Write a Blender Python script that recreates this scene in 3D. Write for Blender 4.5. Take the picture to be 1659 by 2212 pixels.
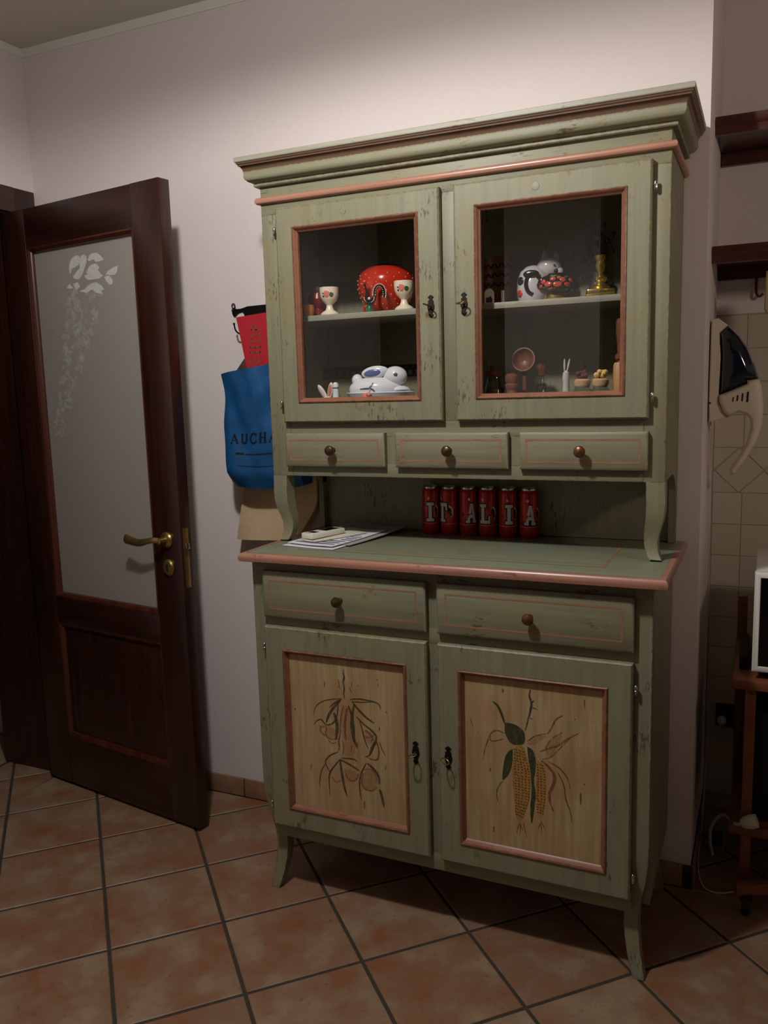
import bpy, bmesh, math, random
from mathutils import Vector, Matrix

# ------------------------------------------------------------ clear
for o in list(bpy.data.objects):
    bpy.data.objects.remove(o, do_unlink=True)
scene = bpy.context.scene
col = scene.collection
PI = math.pi
rnd = random.Random(7)

# ------------------------------------------------------------ camera
CAM = dict(f=1806.2, x=1.4957, y=-2.4168, z=1.4729, yaw=0.4289, pitch=-0.1452, roll=-0.0285)
def make_camera():
    c = CAM
    cy, sy, cp, sp = math.cos(c['yaw']), math.sin(c['yaw']), math.cos(c['pitch']), math.sin(c['pitch'])
    fwd = Vector((-sy*cp, cy*cp, sp)); right = Vector((cy, sy, 0)); up = right.cross(fwd)
    cr, sr = math.cos(c['roll']), math.sin(c['roll'])
    r2 = right*cr + up*sr; u2 = -right*sr + up*cr
    m = Matrix((( r2.x, u2.x, -fwd.x, c['x']), (r2.y, u2.y, -fwd.y, c['y']), (r2.z, u2.z, -fwd.z, c['z']), (0,0,0,1)))
    cam = bpy.data.cameras.new('camera'); o = bpy.data.objects.new('camera', cam)
    col.objects.link(o); o.matrix_world = m
    cam.sensor_fit = 'VERTICAL'; cam.sensor_height = 24.0
    cam.lens = 24.0*c['f']/2212.0
    cam.clip_start = 0.05; cam.clip_end = 50
    scene.camera = o
make_camera()

# ------------------------------------------------------------ world, lamp, exposure
w = bpy.data.worlds.new('room_dark'); scene.world = w; w.use_nodes = True
w.node_tree.nodes['Background'].inputs[0].default_value = (0.02, 0.018, 0.016, 1)
w.node_tree.nodes['Background'].inputs[1].default_value = 0.15
LAMP = (0.56, -1.40, 2.55)
LAMP_COLOR = (1.0, 0.965, 0.945)
ld = bpy.data.lights.new('ceiling_lamp_down', 'SPOT')            # light thrown out below the lamp shade
ld.energy = 57; ld.color = LAMP_COLOR; ld.shadow_soft_size = 0.045
ld.spot_size = math.radians(180); ld.spot_blend = 0.22
lo = bpy.data.objects.new('ceiling_lamp_down', ld); col.objects.link(lo); lo.location = LAMP
lg = bpy.data.lights.new('ceiling_lamp_glow', 'POINT')           # the shade's own glow in every direction
lg.energy = 15; lg.color = LAMP_COLOR; lg.shadow_soft_size = 0.09
go = bpy.data.objects.new('ceiling_lamp_glow', lg); col.objects.link(go); go.location = LAMP
l2 = bpy.data.lights.new('kitchen_spot', 'SPOT')                 # warmer spotlight over the kitchen side, right of the frame
l2.energy = 17; l2.color = (1.0, 0.82, 0.68); l2.shadow_soft_size = 0.08; l2.spot_size = math.radians(96); l2.spot_blend = 0.8
o2 = bpy.data.objects.new('kitchen_spot', l2); col.objects.link(o2); o2.location = (2.5, -1.0, 2.05)
o2.rotation_euler = (Vector((1.40, 0.45, 1.80)) - Vector((2.5, -1.0, 2.05))).to_track_quat('-Z', 'Y').to_euler()
scene.view_settings.view_transform = 'Standard'
scene.view_settings.look = 'None'
scene.view_settings.gamma = 1.0
scene.view_settings.use_curve_mapping = False
scene.view_settings.exposure = 0.0

# ------------------------------------------------------------ materials
def lin(c):
    def f(v):
        v /= 255.0
        return v/12.92 if v <= 0.04045 else ((v+0.055)/1.055)**2.4
    return (f(c[0]), f(c[1]), f(c[2]), 1.0)
MATS = {}
class NT:
    def __init__(s, name):
        s.m = bpy.data.materials.new(name); s.m.use_nodes = True; s.t = s.m.node_tree
        s.b = s.t.nodes['Principled BSDF']
    def n(s, kind, **kw):
        x = s.t.nodes.new('ShaderNode'+kind)
        for k, v in kw.items():
            if k in x.inputs: x.inputs[k].default_value = v
            else: setattr(x, k, v)
        return x
    def l(s, a, b): s.t.links.new(a, b)
    def ramp(s, fac, stops, interp='LINEAR'):
        r = s.n('ValToRGB'); e = r.color_ramp.elements; r.color_ramp.interpolation = interp
        while len(e) < len(stops): e.new(0.5)
        for el, (p, c) in zip(e, stops):
            el.position = p; el.color = c if len(c) == 4 else (*c, 1)
        s.l(fac, r.inputs[0]); return r.outputs[0]
    def coord(s, scale=(1,1,1), kind='Object', loc=(0,0,0)):
        tc = s.n('TexCoord'); mp = s.n('Mapping'); s.l(tc.outputs[kind], mp.inputs[0])
        mp.inputs['Scale'].default_value = scale; mp.inputs['Location'].default_value = loc
        return mp.outputs[0]
    def noise(s, vec, scale=5, detail=3, rough=0.5, dist=0):
        x = s.n('TexNoise'); s.l(vec, x.inputs['Vector'])
        x.inputs['Scale'].default_value = scale; x.inputs['Detail'].default_value = detail
        x.inputs['Roughness'].default_value = rough; x.inputs['Distortion'].default_value = dist
        return x.outputs[0]
    def mix(s, fac, a, b):
        x = s.n('MixRGB')
        if hasattr(fac, 'links'): s.l(fac, x.inputs[0])
        else: x.inputs[0].default_value = fac
        for v, i in ((a,1),(b,2)):
            if hasattr(v, 'links'): s.l(v, x.inputs[i])
            else: x.inputs[i].default_value = v
        return x.outputs[0]
    def math(s, op, a, b=0.0):
        x = s.n('Math', operation=op)
        for v, i in ((a,0),(b,1)):
            if hasattr(v, 'links'): s.l(v, x.inputs[i])
            else: x.inputs[i].default_value = v
        return x.outputs[0]
    def bump(s, h, strength=0.2, dist=0.002):
        x = s.n('Bump'); x.inputs['Strength'].default_value = strength; x.inputs['Distance'].default_value = dist
        s.l(h, x.inputs['Height']); s.l(x.outputs[0], s.b.inputs['Normal'])
    def base(s, c):
        if hasattr(c, 'links'): s.l(c, s.b.inputs['Base Color'])
        else: s.b.inputs['Base Color'].default_value = c
    def done(s): MATS[s.m.name] = s.m; return s.m
def plain(name, c, rough=0.5, metal=0.0, var=0.0, coat=0.0, scale=30, trans=0.0, ior=1.45, bump=0.0):
    t = NT(name); b = t.b
    b.inputs['Roughness'].default_value = rough; b.inputs['Metallic'].default_value = metal
    b.inputs['Coat Weight'].default_value = coat; b.inputs['Transmission Weight'].default_value = trans
    b.inputs['IOR'].default_value = ior
    L = lin(c)
    if var or bump:
        nz = t.noise(t.coord(), scale, 4)
        if var:
            t.base(t.ramp(nz, [(0.25, tuple(v*(1-var) for v in L[:3])), (0.75, tuple(min(1, v*(1+var)) for v in L[:3]))]))
        else: t.base(L)
        if bump: t.bump(nz, bump, 0.002)
    else: t.base(L)
    return t.done()

def paint(name, c, axis='z', dark=(78,54,32), chips=1.0, edge=True, rough=0.52, tone=0.16, tint=(136,126,84)):
    """brushed, distressed furniture paint: brush streaks, brown worn flecks, rubbed edges"""
    t = NT(name); L = lin(c)
    sc = {'z': (55,55,3.0), 'x': (3.0,55,55), 'y': (55,3.0,55)}[axis]
    st = t.noise(t.coord(sc), 1.0, 5, 0.65)
    c1 = t.ramp(st, [(0.28, tuple(v*(1-tone) for v in L[:3])), (0.5, L[:3]), (0.74, tuple(min(1,v*(1+tone)) for v in L[:3]))])
    bl = t.noise(t.coord((1,1,1)), 9, 3)
    c2 = t.mix(t.ramp(bl, [(0.48,(0,0,0)),(0.72,(0.55,0.55,0.55))]), c1, lin(tint))
    fl = {'z': (150,150,42), 'x': (42,150,150), 'y': (150,42,150)}[axis]
    f1 = t.noise(t.coord(fl), 1.0, 2, 0.6)
    area = t.noise(t.coord((1,1,1), loc=(3.1,1.7,5.3)), 11, 2)
    m1 = t.ramp(f1, [(0.55,(0,0,0)),(0.61,(1,1,1))])
    m2 = t.ramp(area, [(0.57,(0,0,0)),(0.66,(1,1,1))])
    chip = t.math('MULTIPLY', m1, m2)
    fine = t.ramp(t.noise(t.coord((1,1,1)), 170, 2), [(0.70,(0,0,0)),(0.76,(0.8,0.8,0.8))])
    mask = t.math('MAXIMUM', t.math('MULTIPLY', chip, 0.75*chips), t.math('MULTIPLY', fine, 0.5*chips))
    if edge:
        bv = t.n('Bevel', samples=4); bv.inputs['Radius'].default_value = 0.005
        ge = t.n('NewGeometry'); dp = t.n('VectorMath', operation='DOT_PRODUCT')
        t.l(bv.outputs[0], dp.inputs[0]); t.l(ge.outputs['Normal'], dp.inputs[1])
        ed = t.ramp(dp.outputs['Value'], [(0.93,(1,1,1)),(0.992,(0,0,0))])
        brk = t.ramp(t.noise(t.coord((1,1,1)), 75, 3), [(0.44,(0,0,0)),(0.54,(1,1,1))])
        mask = t.math('MAXIMUM', mask, t.math('MULTIPLY', t.math('MULTIPLY', ed, brk), 0.8))
    t.base(t.mix(mask, c2, lin(dark)))
    t.b.inputs['Roughness'].default_value = rough
    t.bump(st, 0.08, 0.001)
    return t.done()

def brush(name, c, lo_=0.25, hi=0.85):
    """thin hand-painted colour that lets the ground show through in streaks"""
    t = NT(name); t.base(lin(c)); t.b.inputs['Roughness'].default_value = 0.55
    n = t.noise(t.coord((160,160,60)), 1.0, 4, 0.6)
    t.l(t.ramp(n, [(0.32,(lo_,)*3),(0.62,(hi,)*3)]), t.b.inputs['Alpha'])
    return t.done()

def wood(name, c1, c2, axis='z', rough=0.35, coat=0.2, scale=1.0):
    t = NT(name); k = scale
    sc = {'z': (38*k,38*k,2.2*k), 'x': (2.2*k,38*k,38*k), 'y': (38*k,2.2*k,38*k)}[axis]
    g = t.noise(t.coord(sc), 1.0, 6, 0.6, 0.6)
    t.base(t.ramp(g, [(0.3, lin(c1)[:3]), (0.7, lin(c2)[:3])]))
    t.b.inputs['Roughness'].default_value = rough; t.b.inputs['Coat Weight'].default_value = coat
    t.b.inputs['Coat Roughness'].default_value = 0.25
    t.bump(g, 0.06, 0.001)
    return t.done()

def glass_mat(name, c=(255,255,255), rough=0.0, alpha=0.12):
    """thin clear glazing: mostly see-through, with a Fresnel mirror reflection"""
    t = NT(name); nt = t.t
    tr = t.n('BsdfTransparent'); tr.inputs[0].default_value = lin(c)
    gl = t.n('BsdfGlossy'); gl.inputs['Roughness'].default_value = rough; gl.inputs[0].default_value = (1,1,1,1)
    ge = t.n('NewGeometry'); dp = t.n('VectorMath', operation='DOT_PRODUCT')
    t.l(ge.outputs['Normal'], dp.inputs[0]); t.l(ge.outputs['Incoming'], dp.inputs[1])
    ca = t.math('ABSOLUTE', dp.outputs['Value'])
    f2 = t.math('ADD', t.math('MULTIPLY', t.math('POWER', t.math('SUBTRACT', 1.0, ca), 5.0), 0.96), 0.04)
    mx = t.n('MixShader'); t.l(f2, mx.inputs[0]); t.l(tr.outputs[0], mx.inputs[1]); t.l(gl.outputs[0], mx.inputs[2])
    t.l(mx.outputs[0], nt.nodes['Material Output'].inputs[0])
    return t.done()

GREEN = (130,128,103)
paint('green_v', GREEN, 'z'); paint('green_h', GREEN, 'x'); paint('green_side', GREEN, 'z', edge=False)
paint('green_y', GREEN, 'y', edge=False)
paint('green_top', (128,134,112), 'x', chips=0.55, rough=0.36, tone=0.10)
paint('pink_h', (170,122,102), 'x', dark=(92,58,42), chips=0.9, edge=False, rough=0.30, tint=(158,112,90))
paint('pink_v', (166,106,82), 'z', dark=(92,52,34), chips=0.5, edge=False, rough=0.36, tint=(156,94,66))
paint('pink_frame', (138,90,68), 'x', dark=(72,42,28), chips=0.6, edge=True, rough=0.36, tint=(118,70,46))
paint('brown_trim', (100,76,58), 'x', dark=(70,48,34), chips=0.6, edge=False, rough=0.4, tint=(96,66,48))
paint('shelf_edge', (150,147,130), 'x', chips=0.7, edge=False, rough=0.5, tint=(146,138,114))
plain('line_pink', (150,112,88), 0.45, var=0.2, scale=60)
plain('line_dark', (92,74,52), 0.5, var=0.2, scale=60)
def panel_mat():
    t = NT('panel_ochre')
    st = t.noise(t.coord((70,70,4)), 1.0, 5, 0.6); bl = t.noise(t.coord(), 6, 3)
    a = t.ramp(st, [(0.3, lin((158,132,94))[:3]), (0.7, lin((186,164,122))[:3])])
    b = t.mix(t.ramp(bl, [(0.45,(0,0,0)),(0.7,(0.7,0.7,0.7))]), a, lin((164,118,80)))
    sp = t.ramp(t.noise(t.coord((260,260,90)), 1.0, 2), [(0.72,(0,0,0)),(0.78,(0.7,0.7,0.7))])
    t.base(t.mix(sp, b, lin((120,62,40)))); t.b.inputs['Roughness'].default_value = 0.45
    t.done()
panel_mat()
plain('wall_paint', (224,213,209), 0.9, var=0.02, scale=120, bump=0.12)
plain('wall_shadow_side', (224,212,206), 0.9, var=0.02, scale=120, bump=0.12)
plain('ceiling_white', (214,210,198), 0.95, var=0.015, scale=60)
plain('band_white', (226,226,214), 0.95)
def floor_tile_mat():
    t = NT('floor_tile')
    oi = t.n('ObjectInfo')
    base = t.ramp(oi.outputs['Random'], [(0.0, lin((130,101,80))[:3]), (0.35, lin((144,119,96))[:3]), (0.7, lin((134,107,84))[:3]), (1.0, lin((140,109,84))[:3])])
    mp = t.n('Mapping'); tc = t.n('TexCoord'); t.l(tc.outputs['Object'], mp.inputs[0])
    cb = t.n('CombineXYZ'); t.l(t.math('MULTIPLY', oi.outputs['Random'], 37.0), cb.inputs[0]); t.l(t.math('MULTIPLY', oi.outputs['Random'], 91.0), cb.inputs[1])
    t.l(cb.outputs[0], mp.inputs['Location'])
    n1 = t.noise(mp.outputs[0], 7, 4, 0.6); n2 = t.noise(mp.outputs[0], 40, 3, 0.6)
    c = t.mix(t.ramp(n1, [(0.45,(0,0,0)),(0.66,(0.9,0.9,0.9))]), base, lin((136,86,56)))
    c = t.mix(t.ramp(n1, [(0.30,(0.85,0.85,0.85)),(0.48,(0,0,0))]), c, lin((158,133,106)))
    c = t.mix(t.ramp(n2, [(0.60,(0,0,0)),(0.72,(0.5,0.5,0.5))]), c, lin((112,70,50)))
    t.base(c); t.b.inputs['Roughness'].default_value = 0.48
    t.bump(n2, 0.12, 0.001); t.done()
floor_tile_mat()
plain('grout', (62,56,47), 0.9, var=0.2, scale=40)
plain('skirting_tile', (150,112,86), 0.5, var=0.2, scale=20)
def wall_tile_mat():
    t = NT('wall_tile'); oi = t.n('ObjectInfo')
    t.base(t.ramp(oi.outputs['Random'], [(0, lin((196,186,170))[:3]), (1, lin((208,198,180))[:3])]))
    t.b.inputs['Roughness'].default_value = 0.3; t.done()
wall_tile_mat()
plain('tile_grout', (176,166,150), 0.9)
wood('mahogany_v', (32,14,9), (62,29,17), 'z'); wood('mahogany_h', (30,13,9), (58,26,15), 'x')
wood('mahogany_mould_lit', (52,24,14), (88,42,24), 'z', rough=0.3); wood('mahogany_y', (36,16,10), (68,32,18), 'y'); wood('shelf_wood', (58,24,17), (88,40,28), 'x', rough=0.4)  # door moulding wood redder and paler than the rest: lamplight put into its colour
wood('trolley_wood', (110,58,34), (138,76,46), 'x', rough=0.4)
wood('beech', (176,126,80), (206,158,108), 'z', rough=0.5, coat=0)
wood('dark_wood', (98,56,34), (128,76,46), 'z', rough=0.45, coat=0.1)
plain('brass', (212,186,100), 0.24, 0.9); plain('old_brass', (164,138,86), 0.34, 0.9, var=0.2)
plain('bronze_knob', (86,66,44), 0.35, 0.75, var=0.25, scale=80); plain('copper_knob', (116,76,50), 0.35, 0.7, var=0.25, scale=80)
plain('iron_black', (24,22,22), 0.5, 0.6); plain('iron_antique', (58,52,42), 0.42, 0.8, var=0.3, scale=90)
plain('steel', (190,190,190), 0.25, 1.0); plain('black_hole', (8,7,6), 0.8)
glass_mat('window_glass'); glass_mat('thin_glass', (238,242,240))
plain('frost_glass', (150,142,134), 0.5); brush('etched', (214,214,210), 0.75, 0.95); brush('etched_faint', (206,204,200), 0.0, 0.55)
def frost():
    t = NT('frosted_pane')
    df = t.n('BsdfDiffuse'); df.inputs[0].default_value = lin((186,180,172))
    tl = t.n('BsdfTranslucent'); tl.inputs[0].default_value = lin((222,218,212))
    gl = t.n('BsdfGlossy'); gl.inputs['Roughness'].default_value = 0.35; gl.inputs[0].default_value = (0.7,0.7,0.7,1)
    m1 = t.n('MixShader'); m1.inputs[0].default_value = 0.45; t.l(df.outputs[0], m1.inputs[1]); t.l(tl.outputs[0], m1.inputs[2])
    m2 = t.n('MixShader'); m2.inputs[0].default_value = 0.05; t.l(m1.outputs[0], m2.inputs[1]); t.l(gl.outputs[0], m2.inputs[2])
    t.l(m2.outputs[0], t.t.nodes['Material Output'].inputs[0]); t.done()
frost()
plain('porcelain', (226,228,230), 0.12, coat=0.4); plain('cream_porcelain', (232,216,190), 0.25, coat=0.2)
plain('blue_glaze', (92,104,150), 0.2); plain('grey_glaze', (84,90,98), 0.25)
plain('rose', (214,120,104), 0.4); plain('leaf_green', (44,92,52), 0.4); plain('speck_dark', (60,52,62), 0.5)
plain('strawberry_red', (186,48,28), 0.16, coat=0.5); plain('seed_yellow', (226,160,60), 0.4)
plain('rooster_black', (26,24,22), 0.3); plain('dot_white', (214,208,200), 0.4); plain('comb_red', (190,44,44), 0.35)
plain('green_glaze', (28,104,64), 0.25); plain('maroon_glass', (120,20,22), 0.2); plain('orange_clay', (176,106,50), 0.45)
plain('teapot_black', (22,20,18), 0.15, coat=0.5); plain('berry', (180,70,50), 0.2, coat=0.4)
plain('pig_white', (196,190,186), 0.2, coat=0.3); plain('cow_black', (30,26,26), 0.2)
plain('cork', (196,160,122), 0.8, var=0.15, scale=120); plain('popcorn', (226,196,120), 0.7, var=0.15, scale=100)
plain('plum', (104,48,44), 0.6); plain('spice', (150,98,46), 0.7, var=0.4, scale=160); plain('grain_dark', (52,44,34), 0.7, var=0.5, scale=180)
plain('copper', (196,120,84), 0.3, 0.9); plain('stone_dark', (46,44,46), 0.4)
plain('dry_leaf', (74,52,38), 0.5, var=0.4, scale=60); plain('dry_gold', (150,112,52), 0.3, 0.7)
plain('lace_dark', (50,46,36), 0.9)
def can_red():
    t = NT('can_red')
    wv = t.n('TexWave'); wv.inputs['Scale'].default_value = 60; t.l(t.coord((1,1,0.0)), wv.inputs['Vector'])
    t.base(t.ramp(wv.outputs[1], [(0.2, lin((150,28,22))[:3]), (0.8, lin((206,58,40))[:3])]))
    t.b.inputs['Roughness'].default_value = 0.3; t.b.inputs['Metallic'].default_value = 0.35; t.done()
can_red()
plain('letter_white', (206,200,192), 0.45); plain('letter_black', (22,18,20), 0.5); plain('deco_blue', (40,46,96), 0.5); plain('deco_green', (60,110,60), 0.5)
plain('paper_white', (222,222,228), 0.8); plain('paper_print', (120,120,132), 0.8); plain('paper_grey', (160,158,156), 0.8); plain('card_cream', (220,214,196), 0.7)
plain('phone_white', (222,218,206), 0.35); plain('screen_black', (10,10,11), 0.15)
plain('bag_blue', (16,76,124), 0.38, var=0.25, scale=16, bump=0.9); plain('bag_inside', (96,58,38), 0.6, var=0.3, scale=14); plain('ink_black', (8,10,20), 0.6)
plain('folder_red', (178,28,44), 0.5, var=0.06, scale=20); plain('gold_print', (140,64,42), 0.5)
plain('tote_beige', (196,172,136), 0.9, var=0.08, scale=60, bump=0.2)
plain('vac_white', (214,202,182), 0.4); plain('vac_dark', (24,32,44), 0.08, coat=0.6); plain('cord_white', (214,206,184), 0.5)
plain('board_yellow', (186,160,118), 0.5, var=0.1, scale=20); plain('appliance_white', (222,220,212), 0.4); plain('rubber', (16,16,17), 0.6)
plain('plastic_grey', (120,116,108), 0.5)

# ------------------------------------------------------------ mesh helpers
class B:
    def __init__(s): s.v = []; s.f = []; s.mi = []; s.cur = 0
    def mat(s, i): s.cur = i; return s
    def add(s, vs, fs):
        k = len(s.v); s.v += [tuple(p) for p in vs]
        for f in fs: s.f.append([i+k for i in f]); s.mi.append(s.cur)
        return s
    def box(s, x0, x1, y0, y1, z0, z1, ch=0.0, M=None):
        if ch <= 0:
            vs = [(x,y,z) for x in (x0,x1) for y in (y0,y1) for z in (z0,z1)]
            fs = [(0,1,3,2),(4,6,7,5),(0,4,5,1),(2,3,7,6),(0,2,6,4),(1,5,7,3)]
        else:
            bm = bmesh.new(); bmesh.ops.create_cube(bm, size=1)
            for v in bm.verts: v.co = Vector(((x0+x1)/2+v.co.x*(x1-x0), (y0+y1)/2+v.co.y*(y1-y0), (z0+z1)/2+v.co.z*(z1-z0)))
            bmesh.ops.bevel(bm, geom=list(bm.edges), offset=ch, segments=2, affect='EDGES', profile=0.5)
            bm.verts.index_update(); vs = [v.co.copy() for v in bm.verts]; fs = [[v.index for v in f.verts] for f in bm.faces]; bm.free()
        if M is not None: vs = [M @ Vector(p) for p in vs]
        return s.add(vs, fs)
    def prism(s, poly, a0, a1, plane='xz', ch=0.0, rounds=None):
        """poly in a plane, extruded between a0 and a1 along the remaining axis"""
        def P(u, v, a): return {'xz': (u,a,v), 'xy': (u,v,a), 'yz': (a,u,v)}[plane]
        n = len(poly)
        if ch > 0:
            ins = inset(poly, ch)
            rings = [(ins,a0),(poly,a0+ch),(poly,a1-ch),(ins,a1)]
        elif rounds:
            rings = [(inset(poly, i) if i else poly, a0+d) for i, d in rounds] + [(inset(poly, i) if i else poly, a1-d) for i, d in rounds[::-1]]
        else: rings = [(poly,a0),(poly,a1)]
        vs = [P(u,v,a) for r, a in rings for u, v in r]; fs = []
        for k in range(len(rings)-1):
            for i in range(n):
                j = (i+1) % n; fs.append((k*n+i, k*n+j, (k+1)*n+j, (k+1)*n+i))
        fs.append(list(range(n))[::-1]); fs.append([(len(rings)-1)*n+i for i in range(n)])
        return s.add(vs, fs)
    def lathe(s, prof, c=(0,0,0), seg=20, axis='z', M=None, sx=1.0, sy=1.0):
        vs = []; fs = []; n = len(prof)
        for r, z in prof:
            for k in range(seg):
                a = 2*PI*k/seg; p = (r*math.cos(a)*sx, r*math.sin(a)*sy, z)
                if axis == 'y': p = (p[0], -p[2], p[1])       # axis towards -y
                if axis == 'x': p = (p[2], p[1], p[0])
                vs.append(Vector(p) + Vector(c))
        for i in range(n-1):
            for k in range(seg):
                j = (k+1) % seg; fs.append((i*seg+k, i*seg+j, (i+1)*seg+j, (i+1)*seg+k))
        if prof[0][0] > 1e-6: fs.append(list(range(seg))[::-1])
        if prof[-1][0] > 1e-6: fs.append([(n-1)*seg+k for k in range(seg)])
        if M is not None: vs = [M @ v for v in vs]
        return s.add(vs, fs)
    def ell(s, c, r, seg=14, rings=9, M=None):
        vs = []; fs = []
        for i in range(rings+1):
            t = PI*i/rings
            for k in range(seg):
                a = 2*PI*k/seg; v = Vector((r[0]*math.sin(t)*math.cos(a), r[1]*math.sin(t)*math.sin(a), r[2]*math.cos(t)))
                if M is not None: v = M @ v
                vs.append(v + Vector(c))
        for i in range(rings):
            for k in range(seg):
                j = (k+1) % seg; fs.append((i*seg+k, i*seg+j, (i+1)*seg+j, (i+1)*seg+k))
        return s.add(vs, fs)
    def tube(s, pts, r, sides=8, closed=False, flat=1.0):
        pts = [Vector(p) for p in pts]; n = len(pts)
        rs = r if isinstance(r, (list, tuple)) else [r]*n
        vs = []; fs = []; up = None
        for i, p in enumerate(pts):
            if closed: t = pts[(i+1) % n] - pts[i-1]
            else: t = pts[min(i+1, n-1)] - pts[max(i-1, 0)]
            t.normalize()
            if up is None:
                up = Vector((0,0,1)) if abs(t.z) < 0.9 else Vector((0,1,0))
            up = (up - t*up.dot(t)).normalized(); sd = t.cross(up)
            for k in range(sides):
                a = 2*PI*k/sides; vs.append(p + (up*math.cos(a) + sd*math.sin(a)*flat)*rs[i])
        for i in range(n if closed else n-1):
            for k in range(sides):
                j = (k+1) % sides; i2 = (i+1) % n
                fs.append((i*sides+k, i*sides+j, i2*sides+j, i2*sides+k))
        if not closed: fs.append(list(range(sides))[::-1]); fs.append([(n-1)*sides+k for k in range(sides)])
        return s.add(vs, fs)
    def usweep(s, prof, xl, xr, yf, yb):
        """closed profile (outward projection, z) swept round left side, front, right side"""
        n = len(prof); vs = []; fs = []
        for q in range(4):
            for p, z in prof:
                vs.append([(xl-p, yb, z), (xl-p, yf-p, z), (xr+p, yf-p, z), (xr+p, yb, z)][q])
        for q in range(3):
            for i in range(n):
                j = (i+1) % n; fs.append((q*n+i, q*n+j, (q+1)*n+j, (q+1)*n+i))
        fs.append(list(range(n))); fs.append([3*n+i for i in range(n)][::-1])
        return s.add(vs, fs)
    def frame(s, x0, x1, z0, z1, prof):
        """closed profile (inset, y) swept round a rectangle in the xz plane"""
        n = len(prof); vs = []; fs = []
        for q in range(4):
            for i, y in prof:
                vs.append([(x0+i,y,z0+i),(x1-i,y,z0+i),(x1-i,y,z1-i),(x0+i,y,z1-i)][q])
        for q in range(4):
            for i in range(n):
                j = (i+1) % n; r = (q+1) % 4
                fs.append((q*n+i, q*n+j, r*n+j, r*n+i))
        return s.add(vs, fs)
    def post(s, path):
        """square post from (cx, cy, z, half width) rings"""
        vs = []; fs = []; n = len(path)
        for cx, cy, z, h in path: vs += [(cx-h,cy-h,z),(cx+h,cy-h,z),(cx+h,cy+h,z),(cx-h,cy+h,z)]
        for i in range(n-1):
            for k in range(4):
                j = (k+1) % 4; fs.append((i*4+k, i*4+j, (i+1)*4+j, (i+1)*4+k))
        fs.append([3,2,1,0]); fs.append([(n-1)*4+k for k in range(4)])
        return s.add(vs, fs)
    def ribbon(s, pts, width, fn, taper=True):
        """brush stroke: 2-d polyline of a given width, placed on a surface by fn(u, v)"""
        pts = smooth(pts); n = len(pts); vs = []; fs = []
        for i, p in enumerate(pts):
            a = pts[max(i-1,0)]; b = pts[min(i+1,n-1)]
            dx, dy = b[0]-a[0], b[1]-a[1]; L = math.hypot(dx, dy) or 1
            t = i/(n-1); wd = width*0.5*((0.25+0.75*math.sin(PI*min(1,0.12+0.88*t))) if taper else 1)
            nx, ny = -dy/L*wd, dx/L*wd
            vs += [fn(p[0]+nx, p[1]+ny), fn(p[0]-nx, p[1]-ny)]
        for i in range(n-1): fs.append((2*i, 2*i+1, 2*i+3, 2*i+2))
        return s.add(vs, fs)
    def poly(s, pts, fn): return s.add([fn(u,v) for u,v in pts], [list(range(len(pts)))])
def smooth(pts, it=2):
    if len(pts) < 3: 
        (a,b),(c,d) = pts[0], pts[-1]
        return [(a+(c-a)*k/4, b+(d-b)*k/4) for k in range(5)]
    for _ in range(it):
        q = [pts[0]]
        for a, b in zip(pts, pts[1:]):
            q += [(a[0]*.75+b[0]*.25, a[1]*.75+b[1]*.25), (a[0]*.25+b[0]*.75, a[1]*.25+b[1]*.75)]
        pts = q + [pts[-1]]
    return pts
def smooth3(pts, it=2):
    pts = [Vector(p) for p in pts]
    for _ in range(it):
        q = [pts[0]]
        for a, b in zip(pts, pts[1:]): q += [a*.75+b*.25, a*.25+b*.75]
        pts = q + [pts[-1]]
    return pts
def area2(p): return sum(p[i][0]*p[(i+1)%len(p)][1]-p[(i+1)%len(p)][0]*p[i][1] for i in range(len(p)))
def inset(poly, d):
    n = len(poly); sg = 1 if area2(poly) > 0 else -1; out = []
    for i in range(n):
        a, b, c = Vector(poly[i-1]), Vector(poly[i]), Vector(poly[(i+1)%n])
        e1 = (b-a).normalized(); e2 = (c-b).normalized()
        n1 = Vector((-e1.y, e1.x))*sg; n2 = Vector((-e2.y, e2.x))*sg
        m = n1+n2; L = m.length
        if L < 0.3: out.append(tuple(b+n1*d)); continue
        m /= L; out.append(tuple(b + m*d/max(0.5, m.dot(n1))))
    return out

WM = {}
def ident(o): return WM.get(o.name, Matrix.Identity(4))
def obj(name, b, mats, parent=None, local=False, smooth_ang=35):
    """link one mesh object; unless local, the vertices are given in room coordinates"""
    me = bpy.data.meshes.new(name); me.from_pydata(b.v, [], b.f)
    for m in (mats if isinstance(mats, (list, tuple)) else [mats]): me.materials.append(MATS[m])
    if len(me.materials) > 1: me.polygons.foreach_set('material_index', b.mi)
    bm = bmesh.new(); bm.from_mesh(me); bmesh.ops.recalc_face_normals(bm, faces=bm.faces)
    big = [f for f in bm.faces if len(f.verts) > 4]
    if big: bmesh.ops.triangulate(bm, faces=big)
    bm.to_mesh(me); bm.free()
    if smooth_ang:
        me.polygons.foreach_set('use_smooth', [True]*len(me.polygons)); me.set_sharp_from_angle(angle=math.radians(smooth_ang))
    o = bpy.data.objects.new(name, me); col.objects.link(o)
    if parent is not None:
        o.parent = parent; W = ident(parent)
        if not local: me.transform(W.inverted())
        WM[o.name] = W
    return o
def tag(o, label=None, cat=None, group=None, kind=None):
    if label: o['label'] = label
    if cat: o['category'] = cat
    if group: o['group'] = group
    if kind: o['kind'] = kind
    return o
def thing(name, label, cat, loc=(0,0,0), rotz=0.0, group=None, kind=None):
    o = bpy.data.objects.new(name, None); col.objects.link(o)
    o.empty_display_size = 0.05; o.location = loc; o.rotation_euler = (0,0,rotz)
    WM[o.name] = Matrix.Translation(loc) @ Matrix.Rotation(rotz, 4, 'Z')
    return tag(o, label, cat, group, kind)
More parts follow.
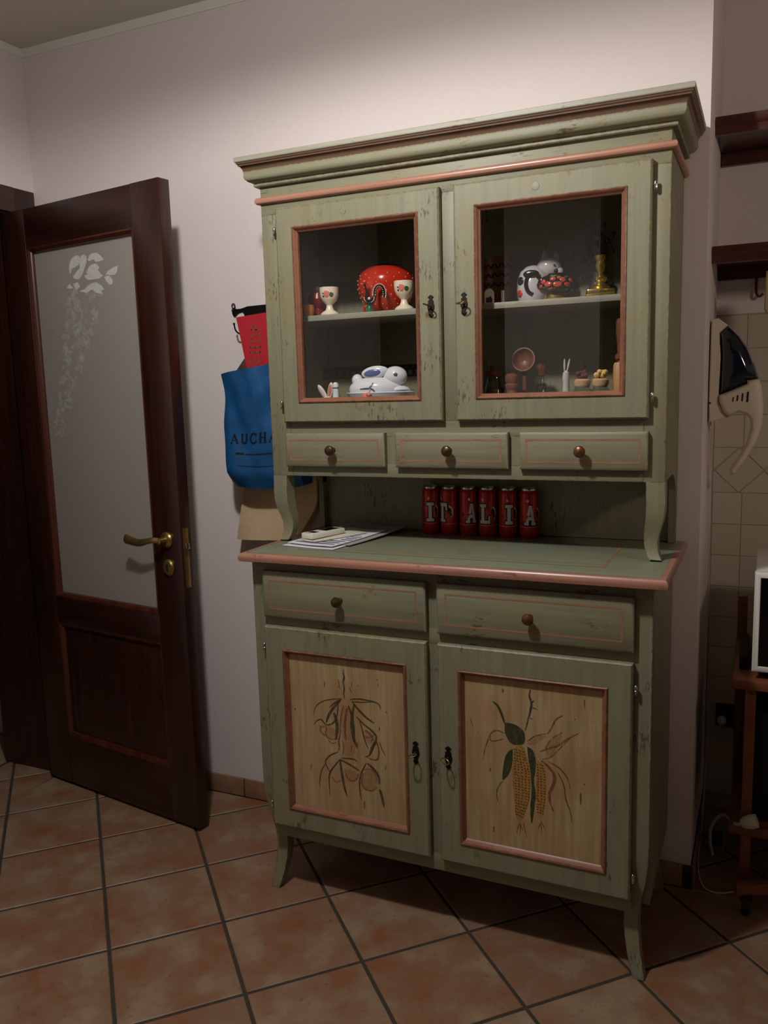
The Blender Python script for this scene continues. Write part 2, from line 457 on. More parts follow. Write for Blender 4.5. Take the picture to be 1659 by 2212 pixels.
def struct(name, b, m, label=None, parent=None):
    o = obj(name, b, m, parent)
    if parent is None: tag(o, label, None, None, 'structure')
    return o
def copy_thing(src, loc, rotz, label):
    c = src.copy(); col.objects.link(c); c.location = loc; c.rotation_euler = (0,0,rotz); c['label'] = label
    for ch in list(src.children):
        d = ch.copy(); col.objects.link(d); d.parent = c
        for g in list(ch.children):
            e = g.copy(); col.objects.link(e); e.parent = d
    return c

# ------------------------------------------------------------ the room
XL, XR, YR, YW, ZC = -1.0102, 3.9, -3.7, 0.012, 2.731
XC, YN = 1.3411, 0.54
struct('wall_back', B().box(XL-0.3, XC, YW, YN+0.12, -0.1, ZC+0.05), 'wall_paint', 'pale pink plastered wall behind the green cabinet')
struct('wall_niche', B().box(XC-0.02, XR, YN+0.0035, YN+0.13, -0.1, ZC+0.05), ['tile_grout'], 'set-back wall of the niche with pale tiles below the shelves')
struct('wall_niche_upper', B().box(XC, XR, YN+0.001, YN+0.0034, 1.680, ZC), 'wall_paint', 'bare plaster of the niche above the pale tiles')
# left wall with the doorway (opening y -0.93 .. -0.10)
bw = B(); bw.box(XL-0.30, XL, -0.06, YW, -0.1, ZC); bw.box(XL-0.30, XL, YR, -0.97, -0.1, ZC); bw.box(XL-0.30, XL, -0.97, -0.06, 2.165, ZC)
struct('wall_left', bw, 'wall_paint', 'pale left wall around the dark wooden doorway')
struct('wall_right', B().box(XR, XR+0.1, YR, YN+0.1, -0.1, ZC), 'wall_paint', 'pale right wall of the kitchen, beyond the picture')
struct('wall_rear', B().box(-0.10, 0.52, YR-0.1, YR, -0.1, ZC), 'wall_paint', 'narrow wall pier facing the cabinet, reflected in its glass')
struct('ceiling', B().box(XL-0.3, XR+0.1, YR, YN+0.1, ZC, ZC+0.1), 'ceiling_white', 'off-white ceiling')
bt = B(); bt.box(XL, XC, YW-0.003, YW, ZC-0.030, ZC); struct('trim_1', bt, 'band_white', 'white painted band along the top of the back wall')
bt = B(); bt.box(XL, XL+0.003, YR, YW-0.003, ZC-0.030, ZC); struct('trim_2', bt, 'band_white', 'white painted band along the top of the left wall')
# hall beyond the doorway
struct('wall_hall', B().box(-2.6, XL-0.30, YW+0.1, YW+0.2, -0.1, ZC), 'wall_paint', 'pale hall wall seen through the doorway')
struct('floor_hall', B().box(-2.6, XL-0.30, YR, YW+0.1, -0.1, -0.002), 'floor_tile', 'hall floor beyond the doorway')

# floor: grout bed, and every tile a piece of its own
floor = struct('floor', B().box(XL-0.3, XR, YR, YN+0.012, -0.1, -0.003), 'grout', 'terracotta tile floor laid diagonally')
TP, TX, TY = 0.308, -1.156, -0.2088
def clip_poly(p, x0, x1, y0, y1):
    for ax, lim, sg in ((0,x0,1),(0,x1,-1),(1,y0,1),(1,y1,-1)):
        q = []
        for i in range(len(p)):
            a, b = p[i-1], p[i]; da, db = (a[ax]-lim)*sg, (b[ax]-lim)*sg
            if (da >= 0) != (db >= 0):
                t = da/(da-db); q.append((a[0]+(b[0]-a[0])*t, a[1]+(b[1]-a[1])*t))
            if db >= 0: q.append(b)
        p = q
        if len(p) < 3: return []
    return p
hs = TP/2-0.0048; c45 = math.cos(PI/4)
def tile_builder(polys):
    b = B()
    for p in polys:
        if area2(p) < 0: p = p[::-1]
        if abs(area2(p)) < 0.0004: continue
        ins = inset(p, 0.0022); n = len(p)
        vs = [(x,y,-0.012) for x,y in p]+[(x,y,-0.0018) for x,y in p]+[(x,y,0.0) for x,y in ins]; fs = []
        for r in (0,1):
            for i in range(n):
                j = (i+1)%n; fs.append((r*n+i, r*n+j, (r+1)*n+j, (r+1)*n+i))
        fs.append([2*n+i for i in range(n)]); b.add(vs, fs)
    return b
RECTS = [(XL-0.28, XL+0.0, -0.96, -0.07), (XL+0.002, XR-0.002, YR, -0.002), (XC+0.002, XR-0.002, -0.002, YN)]
full = None
for k in range(-14, 22):
    for m in range(-14, 22):
        cx = TX + TP*((k+.5)*c45+(m+.5)*c45); cy = TY + TP*((k+.5)*c45-(m+.5)*c45)
        if not (XL-0.5 < cx < XR+0.3 and YR-0.3 < cy < YN+0.3): continue
        d = hs*math.sqrt(2); loc = [(d,0),(0,d),(-d,0),(0,-d)]
        wp = [(cx+a, cy+b) for a, b in loc]
        inside = any(all(r[0] <= x <= r[1] and r[2] <= y <= r[3] for x, y in wp) for r in RECTS)
        if inside:
            if full is None:
                full = obj('floor_tile', tile_builder([loc]), 'floor_tile', floor, local=True); o = full
            else:
                o = full.copy(); col.objects.link(o)
            o.location = (cx, cy, 0)
        else:
            ps = []
            for r in RECTS:
                q = clip_poly(wp, *r)
                if len(q) >= 3 and abs(area2(q)) > 0.0006: ps.append([(x-cx, y-cy) for x, y in q])
            if ps:
                o = obj('floor_tile', tile_builder(ps), 'floor_tile', floor, local=True); o.location = (cx, cy, 0)

# skirting of terracotta tiles
bb = tag(obj('baseboard_back', B().box(XL, XC, 0.004, YW, 0.0, 0.066), 'grout'), 'terracotta tile skirting along the back wall', None, None, 'structure')
x = -0.208 - 3*0.306
while x < XC:
    a, e = max(x+0.003, XL+0.002), min(x+0.303, XC-0.001)
    if e-a > 0.03: obj('skirting_tile', B().box(a, e, -0.001, 0.006, 0.001, 0.069, 0.0015), 'skirting_tile', bb)
    x += 0.306
bn = tag(obj('baseboard_niche', B().box(XC+0.0, XC+0.006, 0.0, YN, 0.0, 0.066), 'grout'), 'terracotta tile skirting on the niche return', None, None, 'structure')
for k in range(2): obj('skirting_tile', B().box(XC+0.004, XC+0.011, 0.004+k*0.27, 0.268+k*0.27, 0.001, 0.069, 0.0015), 'skirting_tile', bn)
# pale wall tiles of the niche
wn = bpy.data.objects['wall_niche']
rows = [1.676-0.1055*i for i in range(5)]
def wtile(polys, nm='wall_tile'):
    b = B()
    for p in polys: b.prism(p, YN+0.0015, YN+0.010, 'xz', 0.0008)
    return obj(nm, b, 'wall_tile', wn)
cols = [XC+0.003] + [1.434+0.1055*i for i in range(5)]
def grid(z1, z0):
    for xa, xb in zip(cols, cols[1:]): wtile([[(xa+.0012,z0+.0012),(xb-.0012,z0+.0012),(xb-.0012,z1-.0012),(xa+.0012,z1-.0012)]])
for i in range(4): grid(rows[i], rows[i+1])
zt = rows[4]; zb = zt-0.149; zm = (zt+zb)/2; hw = 0.0745
for i in range(-1, 4):                                   # diagonal band: diamonds and half triangles
    cx = 1.4225+i*2*hw
    for poly in ([(cx-hw+.002,zm),(cx,zb+.002),(cx+hw-.002,zm),(cx,zt-.002)], [(cx+.004,zt-.0012),(cx+hw,zm+.004),(cx+2*hw-.004,zt-.0012)], [(cx+.004,zb+.0012),(cx+2*hw-.004,zb+.0012),(cx+hw,zm-.004)]):
        q = clip_poly(poly, XC+0.003, 1.93, 0, 3)
        if len(q) >= 3 and abs(area2(q)) > 0.0003: wtile([q])
z = zb
while z > 0.08:
    grid(z, max(0.0, z-0.1055)); z -= 0.1055

# ------------------------------------------------------------ door frame and open door
tr = tag(obj('trim_3', B().box(XL-0.30, XL+0.002, -0.101, -0.06, 0.0, 2.165), 'mahogany_v'), 'dark mahogany jamb and casing of the open doorway', None, None, 'structure')
obj('casing', B().box(XL, XL+0.020, -0.100, -0.004, 0.0, 2.228, 0.003), 'mahogany_v', tr)
obj('casing', B().box(XL, XL+0.020, -1.062, -0.93, 0.0, 2.228, 0.003), 'mahogany_v', tr)
obj('head_casing', B().box(XL, XL+0.022, -0.93, -0.100, 2.140, 2.2285, 0.003), 'mahogany_y', tr)
obj('jamb', B().box(XL-0.30, XL+0.002, -0.97, -0.93, 0.0, 2.165), 'mahogany_v', tr)
obj('head_jamb', B().box(XL-0.30, XL+0.002, -0.93, -0.101, 2.135, 2.165), 'mahogany_y', tr)
DW, DH = 0.818, 2.131
door = thing('door_1', 'dark mahogany door standing ajar with a frosted glass pane', None, (-1.0165, -0.1442, 0), -0.1567, None, 'structure')
def dobj(name, b, m, parent=door, **k): return obj(name, b, m, parent, local=True, **k)
T = 0.045
dobj('stile', B().box(0, 0.132, 0, T, 0.012, DH, 0.002), 'mahogany_v')
dobj('stile', B().box(0.690, DW, 0, T, 0.012, DH, 0.002), 'mahogany_v')
dobj('rail', B().box(0.132, 0.690, 0.001, T-0.001, 2.000, DH-0.001, 0.001), 'mahogany_h')
dobj('rail', B().box(0.132, 0.690, 0.001, T-0.001, 0.650, 0.745, 0.001), 'mahogany_h')
dobj('rail', B().box(0.132, 0.690, 0.001, T-0.001, 0.012, 0.200, 0.001), 'mahogany_h')
mp = [(0,0.002),(0.006,0.001),(0.014,0.006),(0.018,0.012),(0.018,0.033),(0.014,0.039),(0.006,0.044),(0,0.043)]
dobj('glass_moulding', B().frame(0.132, 0.690, 0.745, 2.000, mp), 'mahogany_mould_lit')
dobj('panel_moulding', B().frame(0.132, 0.690, 0.200, 0.650, mp), 'mahogany_mould_lit')
dobj('lower_panel', B().frame(0.148, 0.674, 0.216, 0.634, [(0,0.016),(0,0.029),(0.05,0.038),(0.05,0.007)]).box(0.196, 0.626, 0.0071, 0.038, 0.264, 0.586), 'mahogany_v')
pane = dobj('glass_pane', B().box(0.149, 0.673, 0.020, 0.026, 0.762, 1.983), 'frosted_pane')

# painted motifs: brush strokes and fills in room x/z metres (colour, width mm, points)
GARLIC= [('d', 5, [(0.468, 0.719), (0.465, 0.709), (0.469, 0.695), (0.463, 0.68), (0.468, 0.666), (0.464, 0.648), (0.467, 0.634)]), ('s', 3, [(0.449, 0.687), (0.454, 0.662)]), ('s', 3, [(0.445, 0.669), (0.457, 0.659)]), ('s', 2, [(0.491, 0.685), (0.489, 0.669)]), ('s', 2.5, [(0.482, 0.668), (0.491, 0.652)]), ('o', 3, [(0.458, 0.633), (0.428, 0.628), (0.402, 0.62), (0.382, 0.608), (0.37, 0.592), (0.366, 0.571)]), ('o', 4, [(0.458, 0.632), (0.437, 0.62), (0.417, 0.601)]), ('o', 4, [(0.484, 0.634), (0.509, 0.64), (0.554, 0.638), (0.572, 0.633), (0.576, 0.617)]), ('o', 3, [(0.49, 0.629), (0.524, 0.631), (0.557, 0.638)]), ('o', 7, [(0.453, 0.627), (0.43, 0.603), (0.413, 0.577), (0.406, 0.556)]), ('o', 4, [(0.446, 0.617), (0.442, 0.581), (0.431, 0.559), (0.408, 0.547), (0.395, 0.559), (0.39, 0.565), (0.374, 0.557), (0.367, 0.544)]), ('o', 9, [(0.432, 0.589), (0.441, 0.561), (0.44, 0.534), (0.435, 0.51)]), ('r', 3, [(0.408, 0.544), (0.401, 0.525), (0.407, 0.513), (0.423, 0.508), (0.439, 0.515)]), ('p', 5, [(0.402, 0.517), (0.391, 0.524), (0.385, 0.532), (0.389, 0.547)]), ('p', 4, [(0.41, 0.506), (0.422, 0.496), (0.438, 0.504)]), ('r', 3, [(0.462, 0.613), (0.451, 0.571), (0.449, 0.527), (0.441, 0.496)]), ('r', 6, [(0.474, 0.609), (0.466, 0.573), (0.464, 0.544), (0.467, 0.515)]), ('r', 4, [(0.449, 0.527), (0.442, 0.511), (0.446, 0.494), (0.44, 0.475)]), ('o', 7, [(0.477, 0.615), (0.489, 0.588), (0.484, 0.561), (0.489, 0.518), (0.501, 0.496)]), ('o', 6, [(0.496, 0.624), (0.489, 0.588), (0.493, 0.548), (0.492, 0.519), (0.504, 0.503)]), ('o', 6, [(0.49, 0.629), (0.508, 0.608), (0.532, 0.588), (0.555, 0.576)]), ('o', 5, [(0.501, 0.587), (0.525, 0.567), (0.549, 0.553), (0.563, 0.538), (0.553, 0.514), (0.54, 0.482), (0.524, 0.474)]), ('o', 4, [(0.51, 0.582), (0.518, 0.552), (0.526, 0.518), (0.535, 0.499)]), ('r', 4, [(0.527, 0.553), (0.539, 0.546), (0.551, 0.528), (0.541, 0.523)]), ('r', 4, [(0.56, 0.526), (0.568, 0.501), (0.564, 0.472), (0.546, 0.469), (0.528, 0.477)]), ('o', 7, [(0.56, 0.526), (0.547, 0.507), (0.537, 0.479)]), ('o', 2.5, [(0.569, 0.525), (0.577, 0.503), (0.586, 0.488)]), ('o', 4, [(0.446, 0.455), (0.426, 0.431), (0.409, 0.407), (0.408, 0.377), (0.409, 0.341)]), ('o', 4, [(0.44, 0.475), (0.414, 0.462), (0.396, 0.441), (0.406, 0.419), (0.415, 0.408)]), ('o', 3, [(0.397, 0.432), (0.383, 0.409), (0.377, 0.374), (0.378, 0.359)]), ('o', 7, [(0.446, 0.455), (0.448, 0.423), (0.453, 0.394), (0.458, 0.365), (0.465, 0.347)]), ('o', 4, [(0.449, 0.459), (0.487, 0.463), (0.499, 0.458)]), ('o', 5, [(0.449, 0.453), (0.48, 0.443), (0.507, 0.429)]), ('p', 4, [(0.418, 0.397), (0.43, 0.382), (0.447, 0.393)]), ('r', 3, [(0.459, 0.425), (0.466, 0.399), (0.484, 0.396), (0.497, 0.405), (0.503, 0.423)]), ('o', 4, [(0.527, 0.457), (0.51, 0.425), (0.503, 0.394), (0.505, 0.364), (0.509, 0.344)]), ('o', 7, [(0.53, 0.457), (0.551, 0.443), (0.566, 0.422), (0.565, 0.402)]), ('r', 3, [(0.517, 0.426), (0.509, 0.398), (0.518, 0.379), (0.543, 0.377), (0.558, 0.392)]), ('p', 4, [(0.52, 0.435), (0.536, 0.444), (0.551, 0.434), (0.559, 0.412)]), ('o', 7, [(0.566, 0.387), (0.573, 0.362), (0.577, 0.336)]), ('p', 4, [(0.386, 0.538), (0.399, 0.546), (0.408, 0.544)]), ('p', 5, [(0.524, 0.535), (0.536, 0.531), (0.554, 0.543)]), ('r', 2.5, [(0.454, 0.513), (0.46, 0.49), (0.453, 0.465)]), ('r', 2.5, [(0.485, 0.503), (0.481, 0.482)]), ('s', 3, [(0.406, 0.676), (0.405, 0.66)]), ('s', 3, [(0.512, 0.68), (0.51, 0.674)]), ('s', 4, [(0.568, 0.703), (0.568, 0.697)]), ('s', 4, [(0.569, 0.69), (0.569, 0.68)]), ('o', 3, [(0.57, 0.568), (0.57, 0.556)]), ('s', 3, [(0.353, 0.425), (0.351, 0.403)]), ('s', 3, [(0.586, 0.461), (0.584, 0.446)]), ('s', 5, [(0.518, 0.343), (0.516, 0.319)]), ('d', 4, [(0.593, 0.615), (0.592, 0.611)]), ('s', 4, [(0.308, 0.587), (0.308, 0.579)])]
GARLIC_FILL= [('t', [(0.458, 0.613), (0.49, 0.617), (0.488, 0.576), (0.483, 0.532), (0.495, 0.504), (0.494, 0.472), (0.453, 0.465), (0.458, 0.513), (0.446, 0.541), (0.451, 0.583)]), ('t', [(0.402, 0.54), (0.418, 0.549), (0.437, 0.54), (0.439, 0.516), (0.423, 0.508), (0.407, 0.513)]), ('t', [(0.517, 0.426), (0.536, 0.441), (0.557, 0.43), (0.562, 0.401), (0.543, 0.377), (0.518, 0.379), (0.509, 0.398)]), ('t', [(0.461, 0.428), (0.486, 0.432), (0.501, 0.423), (0.497, 0.405), (0.484, 0.396), (0.466, 0.399)]), ('t', [(0.524, 0.553), (0.548, 0.55), (0.56, 0.529), (0.541, 0.509), (0.528, 0.521)])]
CORN= [('d', 5, [(0.988, 0.726), (0.984, 0.709), (0.992, 0.693), (0.988, 0.673), (0.983, 0.652), (0.978, 0.631), (0.974, 0.617)]), ('d', 2.5, [(0.989, 0.681), (1.007, 0.677)]), ('d', 2.5, [(0.986, 0.652), (0.996, 0.65)]), ('d', 2.5, [(0.991, 0.693), (0.999, 0.701)]), ('g', 6, [(0.921, 0.629), (0.913, 0.655), (0.903, 0.675), (0.89, 0.683)]), ('b', 3, [(0.921, 0.602), (0.902, 0.609), (0.885, 0.6), (0.875, 0.574), (0.866, 0.545), (0.864, 0.52)]), ('b', 2.5, [(0.919, 0.588), (0.895, 0.577), (0.882, 0.577), (0.885, 0.593)]), ('b', 3, [(0.915, 0.473), (0.901, 0.453), (0.898, 0.435), (0.902, 0.414)]), ('b', 2.5, [(0.979, 0.59), (0.996, 0.606), (1.015, 0.614), (1.031, 0.618)]), ('b', 4, [(1.031, 0.618), (1.044, 0.64), (1.05, 0.658), (1.069, 0.671)]), ('s', 4, [(1.012, 0.568), (1.038, 0.583), (1.057, 0.589), (1.079, 0.612), (1.11, 0.632)]), ('s', 3, [(1.018, 0.549), (1.038, 0.556), (1.057, 0.579), (1.088, 0.617)]), ('s', 7, [(1.015, 0.545), (1.038, 0.528), (1.051, 0.507), (1.044, 0.482), (1.034, 0.46), (1.038, 0.433), (1.047, 0.414)]), ('b', 3, [(1.034, 0.545), (1.063, 0.533), (1.082, 0.509), (1.087, 0.483)]), ('b', 3, [(1.054, 0.524), (1.073, 0.491), (1.076, 0.45), (1.089, 0.422), (1.092, 0.392)]), ('s', 2.5, [(1.025, 0.577), (1.038, 0.606), (1.069, 0.628)]), ('s', 2.5, [(0.958, 0.369), (0.951, 0.339)]), ('s', 2.5, [(0.959, 0.369), (0.968, 0.346)]), ('s', 2, [(0.96, 0.369), (0.96, 0.337)]), ('s', 2.5, [(1.015, 0.384), (1.005, 0.354)]), ('s', 2.5, [(1.015, 0.384), (1.025, 0.361)]), ('s', 2, [(1.015, 0.384), (1.015, 0.349)]), ('s', 2, [(0.968, 0.371), (0.978, 0.327)]), ('s', 5, [(0.917, 0.72), (0.917, 0.709)]), ('b', 3, [(1.12, 0.719), (1.122, 0.694)]), ('b', 4, [(0.883, 0.504), (0.882, 0.493)]), ('b', 4, [(1.113, 0.477), (1.113, 0.445)]), ('b', 4, [(0.89, 0.344), (0.89, 0.327)]), ('b', 3, [(1.122, 0.503), (1.122, 0.498)]), ('b', 2, [(0.829, 0.633), (0.837, 0.607)]), ('b', 3, [(1.097, 0.667), (1.099, 0.664)]), ('b', 2, [(0.851, 0.598), (0.853, 0.595)])]
CORN_FILL= [('y', [(0.948, 0.572), (0.969, 0.579), (0.979, 0.546), (0.989, 0.513), (0.987, 0.461), (0.984, 0.426), (0.972, 0.389), (0.958, 0.369), (0.95, 0.378), (0.945, 0.419), (0.94, 0.488), (0.942, 0.533)]), ('y', [(1.005, 0.543), (1.021, 0.536), (1.028, 0.503), (1.026, 0.451), (1.023, 0.413), (1.015, 0.384), (1.007, 0.399), (1.0, 0.429), (1.002, 0.498)]), ('g', [(0.921, 0.631), (0.94, 0.632), (0.959, 0.626), (0.973, 0.613), (0.974, 0.59), (0.969, 0.579), (0.943, 0.574), (0.929, 0.586), (0.921, 0.605)]), ('g', [(0.942, 0.564), (0.929, 0.555), (0.919, 0.533), (0.913, 0.483), (0.915, 0.473), (0.932, 0.493), (0.941, 0.522)]), ('g', [(0.979, 0.577), (0.995, 0.569), (1.002, 0.543), (1.0, 0.512), (0.995, 0.487), (1.002, 0.454), (0.997, 0.411), (0.99, 0.361), (0.985, 0.409), (0.99, 0.452), (0.989, 0.489), (0.987, 0.52), (0.981, 0.546)]), ('t', [(0.979, 0.583), (0.986, 0.601), (1.015, 0.613), (1.031, 0.612), (1.015, 0.598), (0.992, 0.58)]), ('t', [(1.025, 0.577), (1.038, 0.606), (1.069, 0.628), (1.057, 0.582), (1.031, 0.554)])]
KERNELS= [(0.946, 0.564), (0.952, 0.563), (0.959, 0.563), (0.963, 0.561), (0.97, 0.561), (0.948, 0.557), (0.954, 0.556), (0.96, 0.556), (0.966, 0.554), (0.972, 0.553), (0.947, 0.55), (0.954, 0.548), (0.96, 0.548), (0.968, 0.547), (0.974, 0.546), (0.948, 0.541), (0.954, 0.54), (0.962, 0.54), (0.97, 0.541), (0.975, 0.54), (0.949, 0.534), (0.955, 0.534), (0.963, 0.533), (0.97, 0.532), (0.978, 0.532), (0.948, 0.526), (0.957, 0.525), (0.964, 0.526), (0.973, 0.525), (0.981, 0.525), (0.948, 0.519), (0.957, 0.519), (0.965, 0.519), (0.974, 0.517), (0.981, 0.517), (0.948, 0.512), (0.957, 0.511), (0.967, 0.512), (0.975, 0.511), (0.984, 0.511), (0.949, 0.503), (0.957, 0.503), (0.966, 0.504), (0.976, 0.504), (0.984, 0.503), (0.948, 0.497), (0.956, 0.495), (0.966, 0.495), (0.976, 0.496), (0.984, 0.495), (0.949, 0.488), (0.958, 0.488), (0.967, 0.488), (0.975, 0.488), (0.984, 0.488), (0.95, 0.481), (0.958, 0.481), (0.966, 0.48), (0.975, 0.48), (0.985, 0.481), (0.949, 0.473), (0.958, 0.473), (0.967, 0.473), (0.975, 0.473), (0.985, 0.472), (0.949, 0.466), (0.958, 0.466), (0.967, 0.466), (0.975, 0.465), (0.984, 0.465), (0.95, 0.459), (0.958, 0.458), (0.967, 0.458), (0.976, 0.458), (0.984, 0.457), (0.95, 0.451), (0.958, 0.45), (0.968, 0.45), (0.977, 0.451), (0.984, 0.45), (0.951, 0.443), (0.958, 0.443), (0.967, 0.443), (0.976, 0.442), (0.984, 0.442), (0.951, 0.435), (0.959, 0.435), (0.965, 0.435), (0.975, 0.435), (0.982, 0.434), (0.95, 0.428), (0.958, 0.428), (0.964, 0.426), (0.973, 0.426), (0.98, 0.425), (0.951, 0.42), (0.957, 0.419), (0.964, 0.419), (0.97, 0.419), (0.977, 0.419), (0.95, 0.412), (0.957, 0.412), (0.963, 0.411), (0.97, 0.41), (0.976, 0.41), (0.949, 0.404), (0.955, 0.404), (0.962, 0.403), (0.967, 0.402), (0.973, 0.402), (0.949, 0.396), (0.955, 0.395), (0.96, 0.396), (0.965, 0.394), (0.97, 0.393), (0.951, 0.389), (0.955, 0.389), (0.959, 0.387), (0.962, 0.386), (0.967, 0.385), (1.006, 0.533), (1.014, 0.534), (1.019, 0.533), (1.006, 0.526), (1.014, 0.525), (1.02, 0.525), (1.007, 0.519), (1.014, 0.518), (1.022, 0.518), (1.006, 0.511), (1.014, 0.51), (1.023, 0.51), (1.006, 0.504), (1.015, 0.503), (1.024, 0.503), (1.008, 0.496), (1.015, 0.496), (1.024, 0.495), (1.007, 0.488), (1.015, 0.489), (1.024, 0.488), (1.007, 0.481), (1.015, 0.48), (1.025, 0.481), (1.008, 0.473), (1.015, 0.473), (1.023, 0.472), (1.008, 0.465), (1.016, 0.465), (1.024, 0.465), (1.007, 0.458), (1.015, 0.458), (1.024, 0.458), (1.007, 0.451), (1.016, 0.451), (1.023, 0.45), (1.006, 0.442), (1.016, 0.442), (1.024, 0.443), (1.008, 0.436), (1.015, 0.435), (1.023, 0.435), (1.007, 0.427), (1.013, 0.428), (1.022, 0.427), (1.006, 0.42), (1.013, 0.419), (1.021, 0.42), (1.006, 0.413), (1.013, 0.412), (1.019, 0.411), (1.007, 0.405), (1.013, 0.405), (1.02, 0.404)]
ETCH= [[(0.3349, 1.9139), (0.3436, 1.9323), (0.3587, 1.9451), (0.3828, 1.9502), (0.3938, 1.9452), (0.3959, 1.9316), (0.3864, 1.9173), (0.366, 1.9107), (0.3499, 1.9075), (0.3399, 1.8916)], [(0.3915, 1.9273), (0.403, 1.9442), (0.419, 1.9492), (0.4302, 1.9413), (0.4295, 1.9234), (0.4152, 1.901), (0.4014, 1.8833), (0.3843, 1.8705), (0.3651, 1.8732), (0.3527, 1.8807), (0.3719, 1.8957), (0.3952, 1.9078)], [(0.4376, 1.9273), (0.4472, 1.9428), (0.4668, 1.9487), (0.4889, 1.9453), (0.506, 1.9332), (0.5179, 1.9207), (0.4967, 1.9173), (0.4744, 1.9187), (0.468, 1.9278), (0.4486, 1.9237)], [(0.4254, 1.8905), (0.4385, 1.9035), (0.4548, 1.9122), (0.4775, 1.9127), (0.4944, 1.8979), (0.4847, 1.8918), (0.4993, 1.8762), (0.5097, 1.8705), (0.4902, 1.863), (0.4602, 1.8634), (0.4298, 1.8639), (0.4126, 1.8798), (0.4321, 1.8827)], [(0.5207, 1.8695), (0.5334, 1.8837), (0.5562, 1.8907), (0.5842, 1.8953), (0.5802, 1.8791), (0.5681, 1.8682), (0.5463, 1.8684), (0.5322, 1.8731)], [(0.5145, 1.8668), (0.5391, 1.8691), (0.5554, 1.8522), (0.5526, 1.8408), (0.5392, 1.8383), (0.5244, 1.8504)], [(0.3794, 1.8323), (0.411, 1.8368), (0.4434, 1.8507), (0.4704, 1.8539), (0.4951, 1.8413), (0.5098, 1.8268), (0.4929, 1.8226), (0.5029, 1.8123), (0.4699, 1.8188), (0.4488, 1.8321), (0.4171, 1.8233)], [(0.3142, 1.8477), (0.3319, 1.8608), (0.3496, 1.8446), (0.3336, 1.8436)], [(0.3514, 1.859), (0.3753, 1.8617), (0.3851, 1.8463), (0.3642, 1.836)]]
VAC= {'holder': [(1.347, 1.645), (1.364, 1.648), (1.39, 1.627), (1.368, 1.606), (1.373, 1.541), (1.372, 1.492), (1.37, 1.43), (1.371, 1.41), (1.384, 1.381), (1.399, 1.366), (1.347, 1.351), (1.344, 1.408), (1.345, 1.623)], 'dome': [(1.39, 1.627), (1.368, 1.606), (1.373, 1.541), (1.372, 1.492), (1.371, 1.43), (1.445, 1.461), (1.445, 1.47), (1.476, 1.474), (1.464, 1.515), (1.445, 1.56), (1.42, 1.596)], 'body': [(1.371, 1.43), (1.445, 1.461), (1.448, 1.47), (1.476, 1.473), (1.484, 1.45), (1.49, 1.392), (1.488, 1.343), (1.477, 1.301), (1.454, 1.255), (1.423, 1.202), (1.409, 1.198), (1.405, 1.215), (1.427, 1.248), (1.447, 1.288), (1.458, 1.334), (1.456, 1.36), (1.445, 1.373), (1.426, 1.38), (1.411, 1.374), (1.399, 1.366), (1.384, 1.381), (1.372, 1.41)]}
VENT= [[(1.408, 1.424), (1.412, 1.411)], [(1.419, 1.429), (1.424, 1.413)], [(1.432, 1.434), (1.437, 1.412)], [(1.445, 1.438), (1.451, 1.409)]]
def on_pane(u, v, k=[0]): return (u, 0.0195, v)
be = B()
for p in ETCH: be.prism(p, 0.0192, 0.0201, 'xz')
dobj('etched_leaves', be, 'etched', pane)
bf = B(); rr = random.Random(5)
for i in range(150):
    t = rr.random(); z = 1.84-0.50*t
    cu = 0.42-0.22*t+rr.uniform(-1,1)*(0.10-0.075*t); a = rr.uniform(0, PI); L = rr.uniform(0.010, 0.030)*(1-0.4*t)
    pts = [(cu+math.cos(a)*L, z+math.sin(a)*L), (cu-math.sin(a)*L*.45, z+math.cos(a)*L*.45), (cu-math.cos(a)*L, z-math.sin(a)*L), (cu+math.sin(a)*L*.45, z-math.cos(a)*L*.45)]
    zz = 0.0194+0.00001*(i % 40)
    bf.add([(u, zz, v) for u, v in pts], [(0,1,2,3)])
dobj('etched_sprigs', bf, 'etched_faint', pane, smooth_ang=0)['kind'] = 'stuff'
# lever handle, rose, keyhole rose, latch plate
hb = B().lathe([(0.0,0.0),(0.026,0.0),(0.0265,0.006),(0.022,0.011),(0.012,0.013),(0.010,0.040),(0.0,0.042)], (0.756,0.0,1.008), 24, 'y')
hnd = dobj('handle', hb, 'old_brass')
pts = smooth3([(0.756,-0.038,1.010),(0.735,-0.043,1.012),(0.705,-0.046,1.006),(0.670,-0.046,0.997),(0.635,-0.045,1.002),(0.600,-0.044,1.008)], 2)
n = len(pts); rad = [0.0095+0.0085*max(0,(i/(n-1)-0.35))*1.6 if i < n-2 else (0.0150 if i == n-2 else 0.009) for i in range(n)]
dobj('lever', B().tube(pts, rad, 12, flat=0.55), 'old_brass', hnd)
kr = dobj('keyhole_rose', B().lathe([(0.0,0.0),(0.024,0.0),(0.0245,0.005),(0.020,0.010),(0.0,0.011)], (0.757,0.0,0.916), 24, 'y', sy=1.15), 'old_brass')
dobj('keyhole', B().prism([(0.754,0.904),(0.760,0.904),(0.759,0.917),(0.762,0.921),(0.760,0.927),(0.754,0.927),(0.752,0.921),(0.755,0.917)], -0.0116, -0.0108), 'black_hole', kr)
lp = dobj('latch_plate', B().box(DW-0.0005, DW+0.0012, 0.010, 0.032, 0.850, 1.048, 0.0005), 'old_brass')
dobj('latch_bolt', B().prism([(0.014,0),(0.028,0),(0.028,0.011)], 0.985, 1.005, 'xy') if False else B().box(DW+0.001, DW+0.010, 0.013, 0.029, 0.978, 0.998, 0.001), 'steel', lp)

